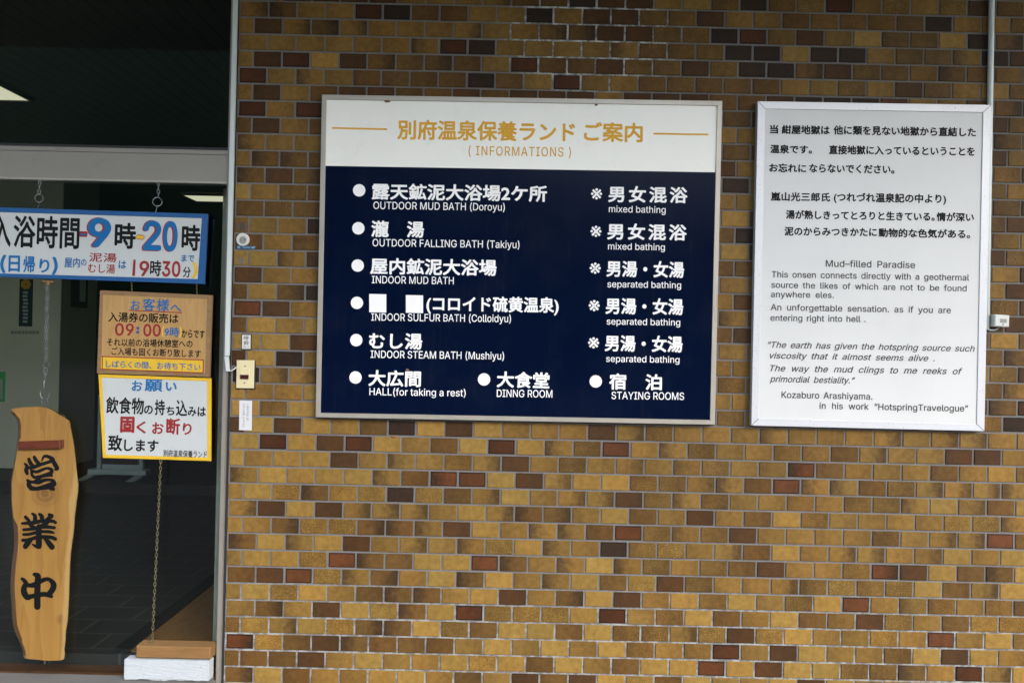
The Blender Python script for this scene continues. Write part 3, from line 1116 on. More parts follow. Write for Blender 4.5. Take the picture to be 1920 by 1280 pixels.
def stroke(mb, pts, ox, oy, s, y, mi=0, k0=0, lift=0.0006):
    """a brush stroke: a chain of tapered rounded pieces, points (x, y, r) in a local sketch of scale s"""
    P = [(at(ox + a / s, oy + b / s, y), r / s * px2m(y)) for a, b, r in pts]
    # smooth the path
    Q = []
    for i in range(len(P) - 1):
        p0, p1, p2, p3 = P[max(i - 1, 0)], P[i], P[i + 1], P[min(i + 2, len(P) - 1)]
        for u in range(5):
            t_ = u / 5
            f_ = lambda a, b, c, d: 0.5 * ((2 * b) + (-a + c) * t_ + (2 * a - 5 * b + 4 * c - d) * t_ ** 2 + (-a + 3 * b - 3 * c + d) * t_ ** 3)
            Q.append((f_(p0[0], p1[0], p2[0], p3[0]), f_(p0[1], p1[1], p2[1], p3[1])))
    Q.append(P[-1])
    n = 14
    for k, (c, r) in enumerate(Q):
        o = Vector((0, -lift - (k0 + k) * 0.000004, 0))
        mb.add([c + o + Vector((r * math.cos(6.28318 * j / n), 0, r * math.sin(6.28318 * j / n))) for j in range(n)], [tuple(range(n))], mi)
        if k:
            c0, r0 = Q[k - 1]
            d = (c - c0)
            if d.length < 1e-6:
                continue
            d.normalize()
            up = Vector((-d.z, 0, d.x))
            o2 = o + Vector((0, -0.000002, 0))
            mb.add([c0 - up * r0 + o2, c - up * r + o2, c + up * r + o2, c0 + up * r0 + o2], [(0, 1, 2, 3)], mi)
    return k0 + len(Q)


def corners(pts, y):
    return [at(a, b, y) for a, b in pts]


# ------------------------------------------------------------------ blue and white information board
BY = -0.034
t = thing("information_board", at(966, 790, BY), "large framed navy and white board with white bath names and orange heading", "sign board")
OUT = [(603.5, 177.5), (1354.5, 189.5), (1340.5, 796), (591.5, 782)]
INN = [(612.5, 186.5), (1345, 198.3), (1331.3, 787), (601, 773.5)]
m = MB(); m.frame(corners(OUT, BY), corners(INN, BY), 0.030, 0.008); fixn(m.build("frame", MT["alu_frame"], t))
PYB = BY + 0.005
m = MB()
m.plate(corners([(611, 185), (1346, 197), (1341.2, 323.2), (608.6, 311)], PYB), 0.006)
hp = m.build("header_panel", MT["white_paint"], t)
m = MB()
m.plate(corners([(608.6, 311.05), (1341.2, 323.25), (1330, 788.5), (599.5, 775)], PYB), 0.006)
np_ = m.build("navy_panel", MT["navy"], t)
m = Type()
write(m, "別府温泉保養ランド", 745, 262, 1078, 267, 38, PYB, bold=0.026)
write(m, "ご案内", 1094.5, 265.5, 1205, 267.5, 37, PYB, bold=0.026)
write(m, "( INFORMATIONS )", 878.5, 291, 1070.5, 294, 17, PYB, "L", bold=0.006, sp=1.12)
rule(m, 623, 240.3, 725.7, 242.7, 3.2, PYB)
rule(m, 1225, 251, 1328, 252.5, 3.2, PYB)
m.build("heading_lettering", MT["gold_letter"], hp)
m = Type()
for (x, y_) in ((673.5, 357), (672, 428), (670.7, 497.8), (669.3, 567.7), (668, 637.4), (666.6, 707.4), (907.6, 711), (1117, 714.8)):
    dot(m, x, y_, 11.6, PYB)
m.build("bullet", MT["white_letter"], np_)
m = Type()
BO = 0.028
W = lambda *a, **k: write(m, *a, PYB, **k)
W("露天鉱泥大浴場2ケ所", 697, 374.3, 1025.5, 379, 31, bold=BO)
W("瀧　湯", 696, 444.3, 795, 446, 31, bold=BO)
W("屋内鉱泥大浴場", 694, 514, 931, 517.6, 31, bold=BO)
quad(m, [(692.3, 551), (724.4, 551.8), (724.4, 586), (692.3, 585.2)], PYB)
quad(m, [(761, 553), (793.4, 553.8), (793.4, 587), (761, 586.2)], PYB)
W("(コロイド硫黄温泉)", 799.2, 588, 1047.4, 591.3, 34, bold=BO)
W("むし湯", 691.7, 653.8, 791.6, 655.5, 30.5, bold=BO, sp=1.06)
W("大広間", 690.4, 723.6, 789, 725.5, 30.5, bold=BO)
W("大食堂", 931, 725.8, 1030, 728.6, 30.5, bold=BO)
W("宿　泊", 1141.8, 730, 1240.8, 731.6, 30.5, bold=BO)
for (xa, ya, xb, yb, ww) in ((1140, 379.3, 1289, 381.5, "男女混浴"), (1138, 449.3, 1287.5, 451.5, "男女混浴")):
    W(ww, xa, ya, xb, yb, 31, bold=BO, sp=1.25)
for (xa, ya, xb, yb) in ((1136.8, 518.9, 1282.6, 521.3), (1135, 588.6, 1281, 590.8), (1133.6, 658.3, 1279.6, 660.8)):
    W("男湯・女湯", xa, ya, xb, yb, 31, bold=BO)
for (x, y_) in ((1108, 374), (1106.8, 444.2), (1105.4, 513.2), (1103.5, 583.2), (1102.4, 652.9)):
    W("※", x, y_, x + 20.8, y_ + .3, 21, bold=0.006)
LB = 0.004
W("OUTDOOR MUD BATH (Doroyu)", 700, 391.8, 946.5, 395.2, 13.6, mode="L", bold=LB)
W("OUTDOOR FALLING BATH (Takiyu)", 698.5, 461.6, 974, 465.4, 13.6, mode="L", bold=LB)
W("INDOOR MUD BATH", 697, 530.8, 850.7, 533, 13.6, mode="L", bold=LB)
W("INDOOR SULFUR BATH (Colloidyu)", 696, 600.8, 958, 604, 13.6, mode="L", bold=LB)
W("INDOOR STEAM BATH (Mushiyu)", 694.8, 670.5, 945, 673.8, 13.6, mode="L", bold=LB)
W("HALL(for taking a rest)", 692.6, 740.2, 873, 742.8, 13.2, mode="L", bold=LB)
W("DINNG ROOM", 931.4, 743.6, 1035.6, 745, 13.6, mode="L", bold=LB)
W("STAYING ROOMS", 1146.4, 747.6, 1282.6, 749.4, 13.6, mode="L", bold=LB)
W("mixed bathing", 1141.5, 397.8, 1248, 399.6, 12.2, mode="L", bold=LB)
W("mixed bathing", 1140, 467.6, 1246.5, 469.4, 12.2, mode="L", bold=LB)
W("separated bathing", 1138.8, 538.4, 1277, 540.4, 12.0, mode="L", bold=LB)
W("separated bathing", 1137.4, 608.2, 1275.3, 610.2, 12.0, mode="L", bold=LB)
W("separated bathing", 1136.3, 678, 1274, 680, 12.0, mode="L", bold=LB)
m.build("bath_lettering", MT["white_letter"], np_)


def dab(mb, x, y_, y, rx, rz, seed):
    rr = random.Random(seed)
    c = at(x, y_, y)
    n = 12
    for k, (s_, dy) in enumerate(((1, 0), (0.6, -.003))):
        pass
    rim = [c + Vector((rx * px2m(y) * math.cos(6.283 * i / n) * rr.uniform(.7, 1.15), -0.0004, rz * px2m(y) * math.sin(6.283 * i / n) * rr.uniform(.7, 1.15))) for i in range(n)]
    top = [p_.lerp(c, 0.45) + Vector((0, -0.004, 0)) for p_ in rim]
    mb.add(rim + top + [c + Vector((0, -.005, 0))], [(i, (i + 1) % n, n + (i + 1) % n, n + i) for i in range(n)] + [(n + i, n + (i + 1) % n, 2 * n) for i in range(n)])


for (x, y_, rx_, rz_, sd) in ((726.5, 190, 6, 3, 1), (1118, 197, 3.5, 2, 2), (764, 693, 3.4, 2.2, 3)):
    m = MB()
    dab(m, x, y_, PYB - .001, rx_, rz_, sd)
    m.build("mud_dab", MT["mud"], t)

# ------------------------------------------------------------------ white quotation board
WY = -0.034
t = thing("quotation_board", at(1627, 800, WY), "tall white framed board with black Japanese text above grey English text", "sign board")
OUT = [(1421, 190), (1858.5, 196.8), (1846, 808), (1408.8, 797.5)]
INN = [(1434.5, 204.3), (1843.5, 210.8), (1831.5, 794.8), (1422.5, 784.2)]
m = MB(); m.frame(corners(OUT, WY), corners(INN, WY), 0.032, 0.006, gap=0.0); fixn(m.build("frame", MT["alu_white"], t))
m = MB()
for a, b in zip(OUT, INN):     # hairline mitres at the corners
    rule(m, a[0] + (b[0] - a[0]) * .06, a[1] + (b[1] - a[1]) * .06, b[0], b[1], 0.9, WY, lift=0.0003)
m.build("mitre_joint", MT["alu_dark"], t)
PYW = WY + 0.004
m = MB(); m.plate(corners([(1433, 203), (1845, 209.5), (1833, 796), (1421, 785.5)], PYW), 0.006); wp = m.build("panel", MT["panel_light"], t)
m = Type()
JB = 0.033
W = lambda *a, **k: write(m, *a, PYW, **k)
W("当", 1443, 250.7, 1459, 251, 16.5, bold=JB)
W("紺屋地獄は", 1465.4, 251.5, 1555.6, 253, 17.2, bold=JB)
W("他に類を見ない地獄から直結した", 1562.5, 252.8, 1829.7, 257, 17.6, bold=JB)
W("温泉です。", 1443.8, 287.6, 1522.5, 289, 16.6, bold=JB)
W("直接地獄に入っているということを", 1554, 289.6, 1827.5, 293, 17.4, bold=JB)
W("お忘れに", 1442, 322.6, 1511.5, 324, 16.6, bold=JB)
W("ならないでください。", 1517, 323.8, 1677, 326.3, 16.6, bold=JB)
W("嵐山光三郎氏", 1445, 376.8, 1556.4, 378.6, 17, bold=JB, sp=1.04)
W("(つれづれ温泉記の中より)", 1563, 381, 1773.7, 384.5, 20.5, bold=JB)
W("湯が熟しきってとろりと生きている。", 1473.4, 410.6, 1752.4, 414.8, 17, bold=JB)
W("情が深い", 1755.7, 414.8, 1826, 416, 17, bold=JB)
W("泥のからみつきかたに", 1470.6, 441.9, 1644, 444, 17, bold=JB)
W("動物的な色気がある。", 1647, 444.6, 1819, 447.6, 17, bold=JB)
m.build("japanese_lettering", MT["black_letter"], wp)
m = Type()
EB = 0.010
W("Mud–filled Paradise", 1548, 499.8, 1715.7, 502.8, 12.2, mode="L", bold=EB, wsp=1.8)
W("This onsen connects directly with a geothermal", 1446.6, 519.7, 1817, 526, 11.4, mode="L", bold=EB, wsp=1.7)
W("source the likes of which are not to be found", 1446, 539.2, 1812.3, 546, 11.0, mode="L", bold=EB, wsp=1.9)
W("anywhere eles.", 1445.2, 557, 1563.3, 558.6, 11.0, mode="L", bold=EB, wsp=2.0)
W("An unforgettable sensation. as if you are", 1445, 581.4, 1782.8, 587.2, 11.4, mode="L", bold=EB, wsp=1.9)
W("entering right into hell .", 1444.4, 601.2, 1623, 603.6, 11.2, mode="L", bold=EB, wsp=1.5)
IT = dict(mode="L", bold=EB, shear=0.28)
W("“The earth has given the hotspring source such", 1439, 651.4, 1827.5, 659, 11.2, wsp=1.6, **IT)
W("viscosity that it almost seems alive .", 1443, 671.6, 1752.4, 677, 11.2, wsp=1.9, **IT)
W("The way the mud clings to me reeks of", 1443.8, 695.6, 1804.6, 701.6, 11.4, wsp=2.2, **IT)
W("primordial bestiality.”", 1443.3, 715.6, 1603.4, 718.6, 11.4, wsp=1.9, **IT)
W("Kozaburo Arashiyama.", 1465, 745.4, 1635.7, 748.8, 11.8, mode="L", bold=EB, wsp=1.6)
W("in his work “HotspringTravelogue”", 1536.3, 765.8, 1815, 771.2, 11.6, mode="L", bold=EB, wsp=2.2)
m.build("english_lettering", MT["grey_letter"], wp)

# ------------------------------------------------------------------ hanging signs at the entrance
# opening hours sign, blue rim
HY = -0.040
t = thing("opening_hours_sign", at(180, 525, HY), "long white hanging sign with blue rim and bathing hours in painted letters", "hanging sign")
tl, tr, br, bl = (-52, 387.0), (389, 401), (382.3, 532.5), (-58, 517.0)
itl, itr, ibr, ibl = (-40, 396.5), (378.3, 409.2), (370.5, 523.0), (-46, 511.0)
m = MB(); m.frame(corners([tl, tr, br, bl], HY), corners([itl, itr, ibr, ibl], HY), 0.016, 0.004); fixn(m.build("rim", MT["sign_blue"], t))
m = MB(); m.plate(corners([(-42, 395), (380, 408), (372, 524.5), (-48, 512)], HY + .002), 0.012); bd = m.build("board", MT["sign_white"], t)
m = Type()
Y1 = HY + .002
W = lambda *a, **k: write(m, *a, Y1, **k)
W("入", -14, 462.5, 20, 463.5, 60, bold=0.02)
W("浴時間", 24.6, 464, 148.3, 467.5, 61, bold=0.022)
W("時", 214.4, 466, 254.3, 467.2, 49, bold=0.028)
W("時", 340, 470, 375, 471, 49, bold=0.028)
W("時", 281, 517.4, 302, 518.2, 30, bold=0.02)
W("分", 342.6, 519.8, 357.4, 520.3, 20, bold=0.02)
m.build("black_lettering", MT["black_letter"], bd)
m = Type()
W("9", 161.6, 464, 205.6, 465, 57, bold=0.034)
W("2", 265.6, 470.3, 300, 471.2, 58, bold=0.030)
W("0", 303.6, 472, 330.4, 472.6, 58, bold=0.030)
W("-", 149, 444, 164, 444.4, 10.4, bold=0.012)
W("~", 254.3, 449.6, 271.4, 450.2, 10.4, bold=0.09)
W("泥湯", 167, 490.6, 218.4, 492, 17, bold=0.016, sp=1.1)
W("むし湯", 164.8, 511, 215.6, 513.4, 17.5, bold=0.016)
quad(m, [(250.2, 486.6), (254.6, 486.8), (253.2, 517.2), (247.8, 517)], Y1)
W("9", 261, 517.6, 279.6, 518, 29, bold=0.022)
W("30", 303.5, 518.6, 338, 519.6, 30, bold=0.022)
m.build("red_lettering", MT["red_letter"], bd)
m = Type()
W = lambda *a, **k: write(m, *a, Y1, lift=0.0016, **k)
W("9", 164.4, 463, 208.2, 464, 55, bold=0.026)
W("2", 268.2, 469, 302.4, 470, 56, bold=0.022)
W("0", 306, 471.3, 332.6, 472, 57, bold=0.022)
rule(m, 151.5, 439.6, 162.5, 440, 3.4, Y1, lift=.0016)
W("(", 0, 511.5, 11, 512, 34, bold=0.02)
W("日", 16, 509.8, 37.5, 510.3, 31, bold=0.026)
W("帰", 43.4, 511, 65.6, 511.6, 31.5, bold=0.022)
W("り", 73.8, 511, 92.6, 511.6, 26, bold=0.024)
W(")", 97.2, 514.6, 108, 515, 33, bold=0.02)
W("屋内", 121, 501.2, 150, 502, 19, bold=0.016)
W("の", 152, 498, 162.4, 498.3, 12, bold=0.014)
W("は", 222.6, 503.3, 236.7, 503.8, 15, bold=0.016)
W("まで", 340.5, 490.2, 364.4, 490.9, 13, bold=0.016)
m.build("blue_lettering", MT["blue_letter"], bd)
m = Type()
write(m, "~", 255.3, 448.6, 270.4, 449.2, 8, Y1, bold=0.05, lift=0.0016)
W(")", 359, 521.2, 370, 521.8, 30, bold=0.024)
m.build("yellow_lettering", MT["yellow_paint"], bd)

# tan notice
TY = -0.036
t = thing("tan_notice_sign", at(288, 703, TY), "tan wooden hanging notice with red 09:00 and a yellow strip at its foot", "hanging sign")
c4 = [(187.3, 544), (397.4, 553.2), (392.4, 707), (181.3, 699.8)]
i4 = [(193.5, 552.5), (388.0, 560.5), (384.2, 700.0), (189.3, 692.6)]
m = MB(); m.frame(corners(c4, TY), corners(i4, TY), 0.016, 0.003); fixn(m.build("rim", MT["tan_rim"], t))
m = MB(); m.plate(corners([(191, 550), (391, 559), (387, 702), (187, 695)], TY + .0012), 0.012); bd = m.build("board", MT["tan"], t)
Y2 = TY + .0012
m = MB()
quad(m, [(190, 668), (382.4, 674.8), (381.4, 698.6), (189.3, 691.4)], Y2, 0, .0007)
m.build("yellow_strip", MT["yellow_paint"], bd)
m = Type()
W = lambda *a, **k: write(m, *a, Y2, **k)
for a, b in (((190, 668), (382.4, 674.8)), ((189.3, 691.4), (381.4, 698.6)), ((192.5, 668), (191.8, 691.6)), ((381.6, 674.8), (380.8, 698.4))):
    rule(m, a[0], a[1], b[0], b[1], 1.7, Y2, lift=.0013)
rule(m, 241.5, 581.6, 341, 586.2, 1.8, Y2)
W("09", 215.5, 629, 250.8, 629.8, 23.5, bold=0.018)
W("00", 268.6, 630.4, 301.4, 631, 23.5, bold=0.018)
m.build("red_lettering", MT["red_letter"], bd)
m = Type()
W("お", 245, 580.6, 262.5, 581.2, 18.5, bold=0.018)
W("客", 267.5, 582.2, 290.7, 583, 23.4, bold=0.018)
W("様", 293.4, 583, 317, 583.8, 23.4, bold=0.018)
W("へ", 319.4, 583.4, 339.7, 584, 12.4, bold=0.02)
dot(m, 258.6, 615, 3.1, Y2); dot(m, 258.4, 622.6, 3.1, Y2)
W("9時", 308, 631, 335.8, 632, 18.5, bold=0.02)
W = lambda *a, **k: write(m, *a, Y2, lift=.0013, **k)
W("しばらくの間、お待ち下さい", 198.5, 688.6, 376, 695, 13.6, bold=0.014)
m.build("blue_lettering", MT["blue_letter"], bd)
m = MB()
dot(m, 258.6, 615, 1.7, Y2, lift=.0012); dot(m, 258.4, 622.6, 1.7, Y2, lift=.0012)
m.build("colon_dot", MT["red_letter"], bd)
m = Type()
W = lambda *a, **k: write(m, *a, Y2, **k)
W("(", 303, 631.5, 307.4, 631.7, 21, bold=0.02)
W(")", 335.6, 633, 340.4, 633.2, 21, bold=0.02)
m.build("yellow_lettering", MT["yellow_paint"], bd)
m = Type()
W("入湯券の販売は", 203, 603, 334.5, 606.5, 18.5, bold=0.018)
W("からです", 340.5, 632.6, 383.6, 634.6, 15.5, bold=0.02)
W("それ以前の浴場休憩室への", 200.5, 648.6, 361, 652, 15, bold=0.016)
W("ご入場も固くお断り致します", 209, 665.4, 376.4, 670.6, 15, bold=0.016)
m.build("black_lettering", MT["black_letter"], bd)

# white notice with yellow rim
NY = -0.034
t = thing("yellow_rimmed_notice", at(293, 861, NY), "white hanging notice with yellow rim and large red and black letters", "hanging sign")
c4 = [(184.3, 701.5), (395.2, 709), (394.8, 864), (192.6, 858)]
i4 = [(191, 707.8), (388.3, 714.6), (388.6, 857.4), (198.4, 852)]
m = MB(); m.frame(corners(c4, NY), corners(i4, NY), 0.012, 0.003); fixn(m.build("rim", MT["yellow_paint"], t))
m = MB(); m.plate(corners([(189, 706), (390, 713), (390, 859), (196.5, 854)], NY + .0012), 0.008); bd = m.build("board", MT["sign_white"], t)
Y3 = NY + .0012
m = Type()
W = lambda *a, **k: write(m, *a, Y3, **k)
W("お", 246.7, 732.6, 267, 733.2, 19.5, bold=0.026)
W("願", 271, 733.4, 304.6, 734.2, 22.8, bold=0.024)
W("い", 310.6, 732.4, 331.3, 733, 16.4, bold=0.028)
m.build("blue_lettering", MT["blue_letter"], bd)
m = Type()
W("飲食物", 198.4, 774.6, 269.4, 777, 31.5, bold=0.022)
W("の", 270, 776, 286.6, 776.4, 16.6, bold=0.028)
W("持", 290, 777.8, 309, 778.2, 29, bold=0.024)
W("ち", 311.5, 777.8, 327, 778.2, 16.4, bold=0.028)
W("込", 330, 779.4, 351, 779.8, 30, bold=0.022)
W("み", 352, 780, 368, 780.4, 18, bold=0.026)
W("は", 370.3, 780, 386, 780.4, 17.6, bold=0.028)
W("致", 202.3, 845, 229, 845.8, 30.5, bold=0.026)
W("します", 232.4, 845, 297, 847, 22, bold=0.028)
W("別府温泉保養ランド", 306, 856, 388, 858.4, 13.6, bold=0.012)
m.build("black_lettering", MT["black_letter"], bd)
m = Type()
W("固", 225, 810.6, 252, 811.4, 30.5, bold=0.046)
W("く", 255.6, 812, 273.7, 812.4, 23, bold=0.026)
W("お", 285, 813, 307, 813.5, 22, bold=0.026)
W("断", 311.5, 814, 337.3, 814.6, 30.6, bold=0.030)
W("り", 342.5, 814.4, 359.3, 814.8, 22, bold=0.026)
m.build("red_lettering", MT["red_letter"], bd)

# ------------------------------------------------------------------ live-edge wooden slab
SY = -0.044
OUTL = [(20, 768), (34, 764), (60, 762), (81, 762), (98, 768), (112, 777), (130.5, 788), (132.8, 801), (136, 815), (140, 838), (143.5, 877), (147.2, 906),
        (146.5, 925), (144.2, 940), (141, 965), (139, 991), (136, 1015), (133.2, 1035), (131.5, 1062), (130.4, 1092), (129, 1130), (127.6, 1160),
        (124.5, 1180), (123.6, 1197), (121.5, 1215), (120.5, 1235), (104, 1238), (87, 1238), (66, 1236), (46, 1233.5), (43, 1222), (37, 1204), (30, 1188), (24.5, 1170), (22, 1140),
        (19.7, 1105), (20, 1080), (22, 1058), (25.5, 1030), (26.5, 1000), (23, 970), (20.5, 940), (20.5, 905), (24, 880), (27, 862), (30.5, 842), (32.5, 820), (33, 800), (31, 786), (25, 778)]
t = thing("wooden_slab_sign", at(85, 1237, SY), "live edge wooden slab with three large black brushed characters hanging on the glass", "wooden sign")


def slab_mesh(outl, y, thick):
    mb = MB()
    rr = random.Random(5)
    pts = []
    for i in range(len(outl)):              # smooth the outline a little
        a, b, c, d = outl[i - 1], outl[i], outl[(i + 1) % len(outl)], outl[(i + 2) % len(outl)]
        for u in (0, .5):
            f_ = lambda k: 0.5 * (2 * b[k] + (-a[k] + c[k]) * u + (2 * a[k] - 5 * b[k] + 4 * c[k] - d[k]) * u * u + (-a[k] + 3 * b[k] - 3 * c[k] + d[k]) * u ** 3)
            pts.append((f_(0) + rr.uniform(-.25, .25), f_(1)))
    n_ = len(pts)
    # waney edge: at the left the front face stops short of the outline, so the bark side shows
    front = []
    for px, py in pts:
        left = px < 50 and 770 < py < 1230
        ins = 0.8
        if left:
            ins = 6.5 if py < 830 else (2.2 if py < 985 else 8.0 if py < 1200 else 5.0)
        elif px > 110:
            ins = 1.4
        front.append((px + (ins if px < 80 else -ins), py + (0.8 if py < 800 else -0.6 if py > 1200 else 0)))
    fr = [at(a, b, y) for a, b in front]
    mid = [at(a, b, y + thick * .45) for a, b in pts]
    bk = [at(a, b, y + thick) for a, b in pts]
    # front face as a fan of strips: use one ngon
    mb.add(fr + mid + bk,
           [tuple(range(n_ - 1, -1, -1))] , 0)
    b0 = 0
    for i in range(n_):
        j = (i + 1) % n_
        wide = pts[i][0] < 50 and 770 < pts[i][1] < 1230
        mb.f.append((i, j, n_ + j, n_ + i)); mb.mi.append(1 if wide else 0)
        mb.f.append((n_ + i, n_ + j, 2 * n_ + j, 2 * n_ + i)); mb.mi.append(1)
    mb.f.append(tuple(2 * n_ + i for i in range(n_))); mb.mi.append(0)
    return mb


kn = at(84, 925, SY)
kn2 = at(116, 1160, SY)
kn3 = at(75, 800, SY)
MT["slab"] = wood("honey_slab_wood", (0.290, 0.157, 0.036), (0.225, 0.112, 0.023), "z", 0.55, 0.42,
                  [(tuple(kn), 0.07, (0.12, 0.055, 0.016)), (tuple(kn2), 0.03, (0.13, 0.055, 0.018))],
                  (at(127, 1000, SY).x, at(127, 1000, SY).z, 0.045, (0.36, 0.235, 0.085)))
MT["bark"] = wood("brown_waney_edge", (0.124, 0.0527, 0.01364), (0.0558, 0.02356, 0.00806), "z", 1.0, 0.6)
fixn(slab_mesh(OUTL, SY, 0.034).build("slab", [MT["slab"], MT["bark"]], t))
m = MB()
quad(m, [(112, 777.5), (129, 788), (139, 838), (145.5, 900), (143, 935), (137, 990), (130, 1060), (127, 1160), (120, 1234), (110, 1235), (114, 1150), (121, 1040), (128, 960), (132, 900), (128, 840)][:4] + [(131, 900), (126, 838), (118, 800)][:0], SY) if False else None
k = 0
K = lambda pts, oy: stroke(m, pts, 30, oy, 14.22, SY, 0, k)
EI = [[(345, 290, 45), (380, 380, 52), (440, 460, 50)], [(490, 235, 45), (540, 330, 52), (615, 405, 50)],
      [(685, 340, 16), (735, 235, 35), (800, 205, 42), (920, 250, 52), (985, 310, 58), (900, 355, 46), (780, 395, 44)],
      [(780, 395, 46), (650, 435, 48), (500, 490, 52), (380, 520, 42), (300, 490, 42)],
      [(240, 410, 30), (300, 485, 48), (275, 580, 58), (300, 670, 46)], [(985, 320, 50), (1050, 440, 62), (1105, 535, 52), (1050, 560, 34)],
      [(415, 595, 40), (550, 628, 42), (700, 572, 42), (820, 530, 35), (930, 555, 48), (960, 610, 50)], [(415, 600, 34), (430, 700, 40), (475, 765, 40)],
      [(475, 768, 38), (600, 775, 52), (750, 725, 52), (890, 690, 66), (950, 640, 52)], [(890, 705, 50), (955, 725, 36)],
      [(600, 780, 66), (600, 850, 62), (480, 895, 44)], [(480, 895, 46), (620, 900, 58), (750, 850, 48), (880, 835, 40), (990, 865, 50), (1025, 940, 62)],
      [(310, 845, 36), (350, 900, 56), (350, 980, 64), (410, 1060, 62)], [(350, 890, 48), (480, 900, 38)],
      [(410, 1060, 66), (550, 1075, 52), (750, 1035, 68), (900, 1000, 84), (1005, 950, 74)], [(930, 1060, 55), (1005, 1085, 46)]]
GY = [[(260, 265, 46), (335, 345, 46), (380, 420, 46)], [(440, 175, 34), (505, 225, 52), (515, 330, 58), (515, 390, 52)], [(635, 190, 42), (690, 245, 58), (705, 350, 56)],
      [(885, 195, 36), (950, 235, 62)], [(930, 250, 58), (860, 320, 58), (800, 385, 62)],
      [(165, 432, 32), (300, 425, 46), (500, 410, 52), (680, 370, 52), (850, 370, 48), (980, 372, 46), (1058, 410, 42)],
      [(380, 470, 46), (460, 530, 52), (570, 570, 52)], [(830, 400, 64), (760, 470, 62), (670, 520, 60)],
      [(210, 600, 38), (350, 590, 42), (520, 568, 48), (700, 525, 52), (880, 530, 46), (1030, 547, 42)],
      [(210, 725, 38), (350, 722, 42), (500, 685, 44), (620, 655, 46), (780, 650, 43), (930, 660, 43), (1018, 685, 25)],
      [(190, 880, 46), (330, 867, 44), (500, 822, 50), (650, 792, 52), (800, 792, 52), (950, 805, 52), (1055, 845, 48)],
      [(620, 520, 72), (615, 700, 76), (620, 900, 82), (620, 1035, 78)], [(600, 1065, 50), (505, 1022, 36), (430, 975, 10)],
      [(400, 880, 56), (320, 955, 76), (260, 1045, 70)], [(780, 830, 46), (870, 935, 68), (968, 1060, 76)]]
CH = [[(175, 345, 45), (240, 400, 56), (270, 470, 62), (218, 600, 76), (232, 720, 82), (312, 830, 78), (430, 805, 62), (600, 775, 66), (760, 748, 62), (880, 775, 60), (952, 810, 48)],
      [(890, 745, 72), (985, 625, 78), (1012, 505, 80), (960, 410, 62), (860, 348, 50), (740, 372, 58), (640, 425, 58), (500, 500, 72), (390, 515, 58), (280, 505, 52)],
      [(500, 222, 48), (590, 265, 78), (590, 400, 82), (580, 700, 82), (580, 1078, 86)]]
for seq, oy in ((EI, 840), (GY, 950), (CH, 1060)):
    for pts in seq:
        k = stroke(m, pts, 30, oy, 14.22, SY, 0, k)
m.build("brushed_characters", MT["black_letter"], t)
m = MB()
m.plate(corners([(33.5, 827.6), (111.5, 825.2), (112.5, 841), (33.5, 842.6)], SY - .016), 0.0158, 0.002)
m.plate(corners([(112.6, 825), (117, 824.4), (117.6, 838.5), (113.4, 841)], SY - .012), 0.0118, 0.001)
m.build("batten", MT["batten"], t)
m = MB()
m.ring(at(118.5, 780.5, SY + .015), .0055, .0055, .0011, ax=0)
m.ring(at(88.5, 757, SY + .015), .006, .006, .0012, ax=0)
m.tube([at(84, 1238, SY + .02), at(84, 1244, SY + .02)], .003)
m.build("screw_eye", MT["steel"], t)

# ------------------------------------------------------------------ chains
def chain(mb, p0, p1, link, rad, y_ax=0, wid=0.45):
    d = p1 - p0
    n_ = max(2, round(d.length / (link * 0.78)))
    tilt = math.atan2(d.x, d.z)
    for i in range(n_):
        c = p0 + d * ((i + .5) / n_)
        mb.ring(c, link * wid * .5 if True else 0, d.length / n_ * 0.62, rad, tilt, ax=i % 2, n=12, roll=0.5)


HG = -0.030
m = MB()
chain(m, at(297, 341, HG), at(297, 370, HG), .022, .0016)
m.ring(at(295, 378.5, HG), .018, .018, .0018, roll=.2)
m.tube([at(295, 386, HG), at(293, 392, HG), at(291.5, 402, HG)], .0016, 6)
tag(m.build("hanging_chain", MT["steel"], origin=at(296, 402, HG)), "short chain with a ring holding the blue rimmed sign, nearer the door jamb", "chain", "chains holding the opening hours sign")
m = MB()
chain(m, at(74.5, 339, HG), at(73, 364, HG), .022, .0016)
m.ring(at(73, 372, HG), .016, .016, .0017, roll=.2)
m.tube([at(72, 379, HG), at(74, 384, HG), at(69, 392, HG)], .0016, 6)
tag(m.build("hanging_chain", MT["steel"], origin=at(73, 392, HG)), "short chain with a ring holding the blue rimmed sign, farther from the door jamb", "chain", "chains holding the opening hours sign")
for x, lab in ((246.5, "thin twisted wire between blue rimmed sign and tan notice, farther from the jamb"), (368.5, "thin twisted wire between blue rimmed sign and tan notice, nearer the jamb")):
    m = MB()
    yb0 = 526.5 + (x - 246) * .04
    chain(m, at(x, yb0 + 1, HG), at(x + 1, yb0 + 21, HG), .010, .0009)
    tag(m.build("wire_tie", MT["brass"], origin=at(x, yb0 + 20, HG)), lab, "wire tie", "wire ties holding the tan notice")
